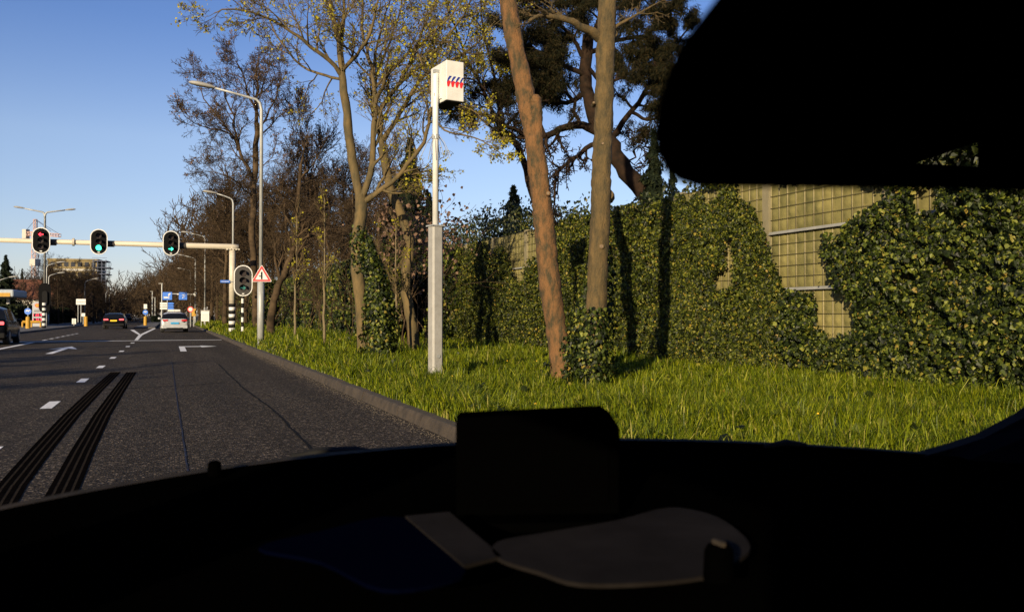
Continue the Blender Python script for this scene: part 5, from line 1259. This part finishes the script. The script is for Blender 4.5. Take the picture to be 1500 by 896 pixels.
# windscreen pane
mb = MB(); top = [(x*.93+.02, .06, Z+ZT) for x in xs_]; bot = [(x, cowl(x)+.004, Z+cz(x)) for x in xs_]; mid = [tuple(Vector(a_).lerp(Vector(b_), .5)+Vector((0,.03,.02))) for a_, b_ in zip(bot, top)]
mb.add(bot+mid+top, [(j*nx_+i, j*nx_+i+1, (j+1)*nx_+i+1, (j+1)*nx_+i) for j in range(2) for i in range(nx_-1)])
mb.build('windscreen', M['wind'], own, smooth=True)
# grey and navy shapes lying in the dashboard surface
def on_dash(px, py, z): 
    d = -z*1250/(py-462); cx, cy = coef(px); return (cx*d, cy*d, Z+z)
def slab(name, pix, z, m, th=.003, rnd=False):
    q_ = []
    for i in range(len(pix)):
        p0, p1, p2, p3 = [Vector(pix[(i+k) % len(pix)]) for k in (-1, 0, 1, 2)]
        for k in range(4):
            t = k/4; q_.append(.5*((2*p1)+(p2-p0)*t+(2*p0-5*p1+4*p2-p3)*t*t+(3*p1-p0-3*p2+p3)*t**3) if rnd else p1.lerp(p2, t))
    top_ = [on_dash(px, py, z) for px, py in q_]; n_ = len(top_)
    mb = MB(); mb.add(top_+[(a_, b_, c_-th) for a_, b_, c_ in top_], [tuple(range(n_)), tuple(range(n_, 2*n_))[::-1]]+[(i, (i+1) % n_, n_+(i+1) % n_, n_+i) for i in range(n_)])
    return mb.build(name, M[m], own)
slab('navy_slab', [(380,800),(470,776),(592,756),(680,826),(650,850),(560,860),(470,820)], -.186, 'dashnavy', rnd=True)
slab('grey_slab', [(594,754),(658,748),(735,812),(680,826)], -.184, 'dashgrey')
slab('grey_slab', [(728,792),(800,778),(905,760),(978,742),(1040,752),(1078,774),(1098,800),(1075,822),(1050,838),(960,850),(850,852),(790,835),(730,815)], -.184, 'dashgrey', rnd=True)
mb = MB(); q_ = [PT(1350, 668, 1.10), PT(1400, 654, 1.10), PT(1440, 641, 1.09), PT(1500, 610, 1.07), PT(1570, 560, 1.04), PT(1700, 560, 1.0), PT(1700, 760, 1.0), PT(1350, 700, 1.10)]
mb.add([tuple(v) for v in q_]+[tuple(v+Vector((.02,.03,0))) for v in q_], [tuple(range(8)), tuple(range(8,16))[::-1]]+[(i, (i+1) % 8, 8+(i+1) % 8, 8+i) for i in range(8)]); mb.build('corner_trim', M['hood'], own)
p_ = Vector(on_dash(1052, 805, -.165)); mb = MB(); mb.tube([p_-Vector((0,0,.02)), p_, p_+Vector((0,0,.004))], [.011,.010,.008], 20); mb.build('knob', M['trim'], own)
MB().box(p_.x-.0015, p_.x+.0015, p_.y-.006, p_.y+.006, p_.z+.004, p_.z+.007).build('knob_mark', M['cowl'], own)
# device standing on the dashboard
dd = .86
pa, pb_ = PT(668, 650, dd), PT(908, 650, dd+.01)
t = empty('dashboard_device', ((pa.x+pb_.x)/2, (pa.y+pb_.y)/2, Z+CZ-.03), math.atan2(pb_.y-pa.y, pb_.x-pa.x), 'black box shaped device standing on top of the dashboard', 'device')
hw = (pb_-pa).length/2; hh = CAM_H-143/1250*dd-t.location.z
MB().prism([(-hw,0),(hw,0),(hw,hh-.016),(hw-.012,hh+.002),(-hw+.004,hh-.004),(-hw,hh-.008)], 'y', 0, .05).build('casing', M['trim'], t, bevel=.003)
MB().box(-hw*.9, hw*.9, -.03, .06, -.02, 0).build('foot', M['trim'], t)
MB().box(-hw*.85, hw*.85, -.003, 0, .012, hh-.02).build('screen', M['trim'], t)
print('objects', len(COL.objects))
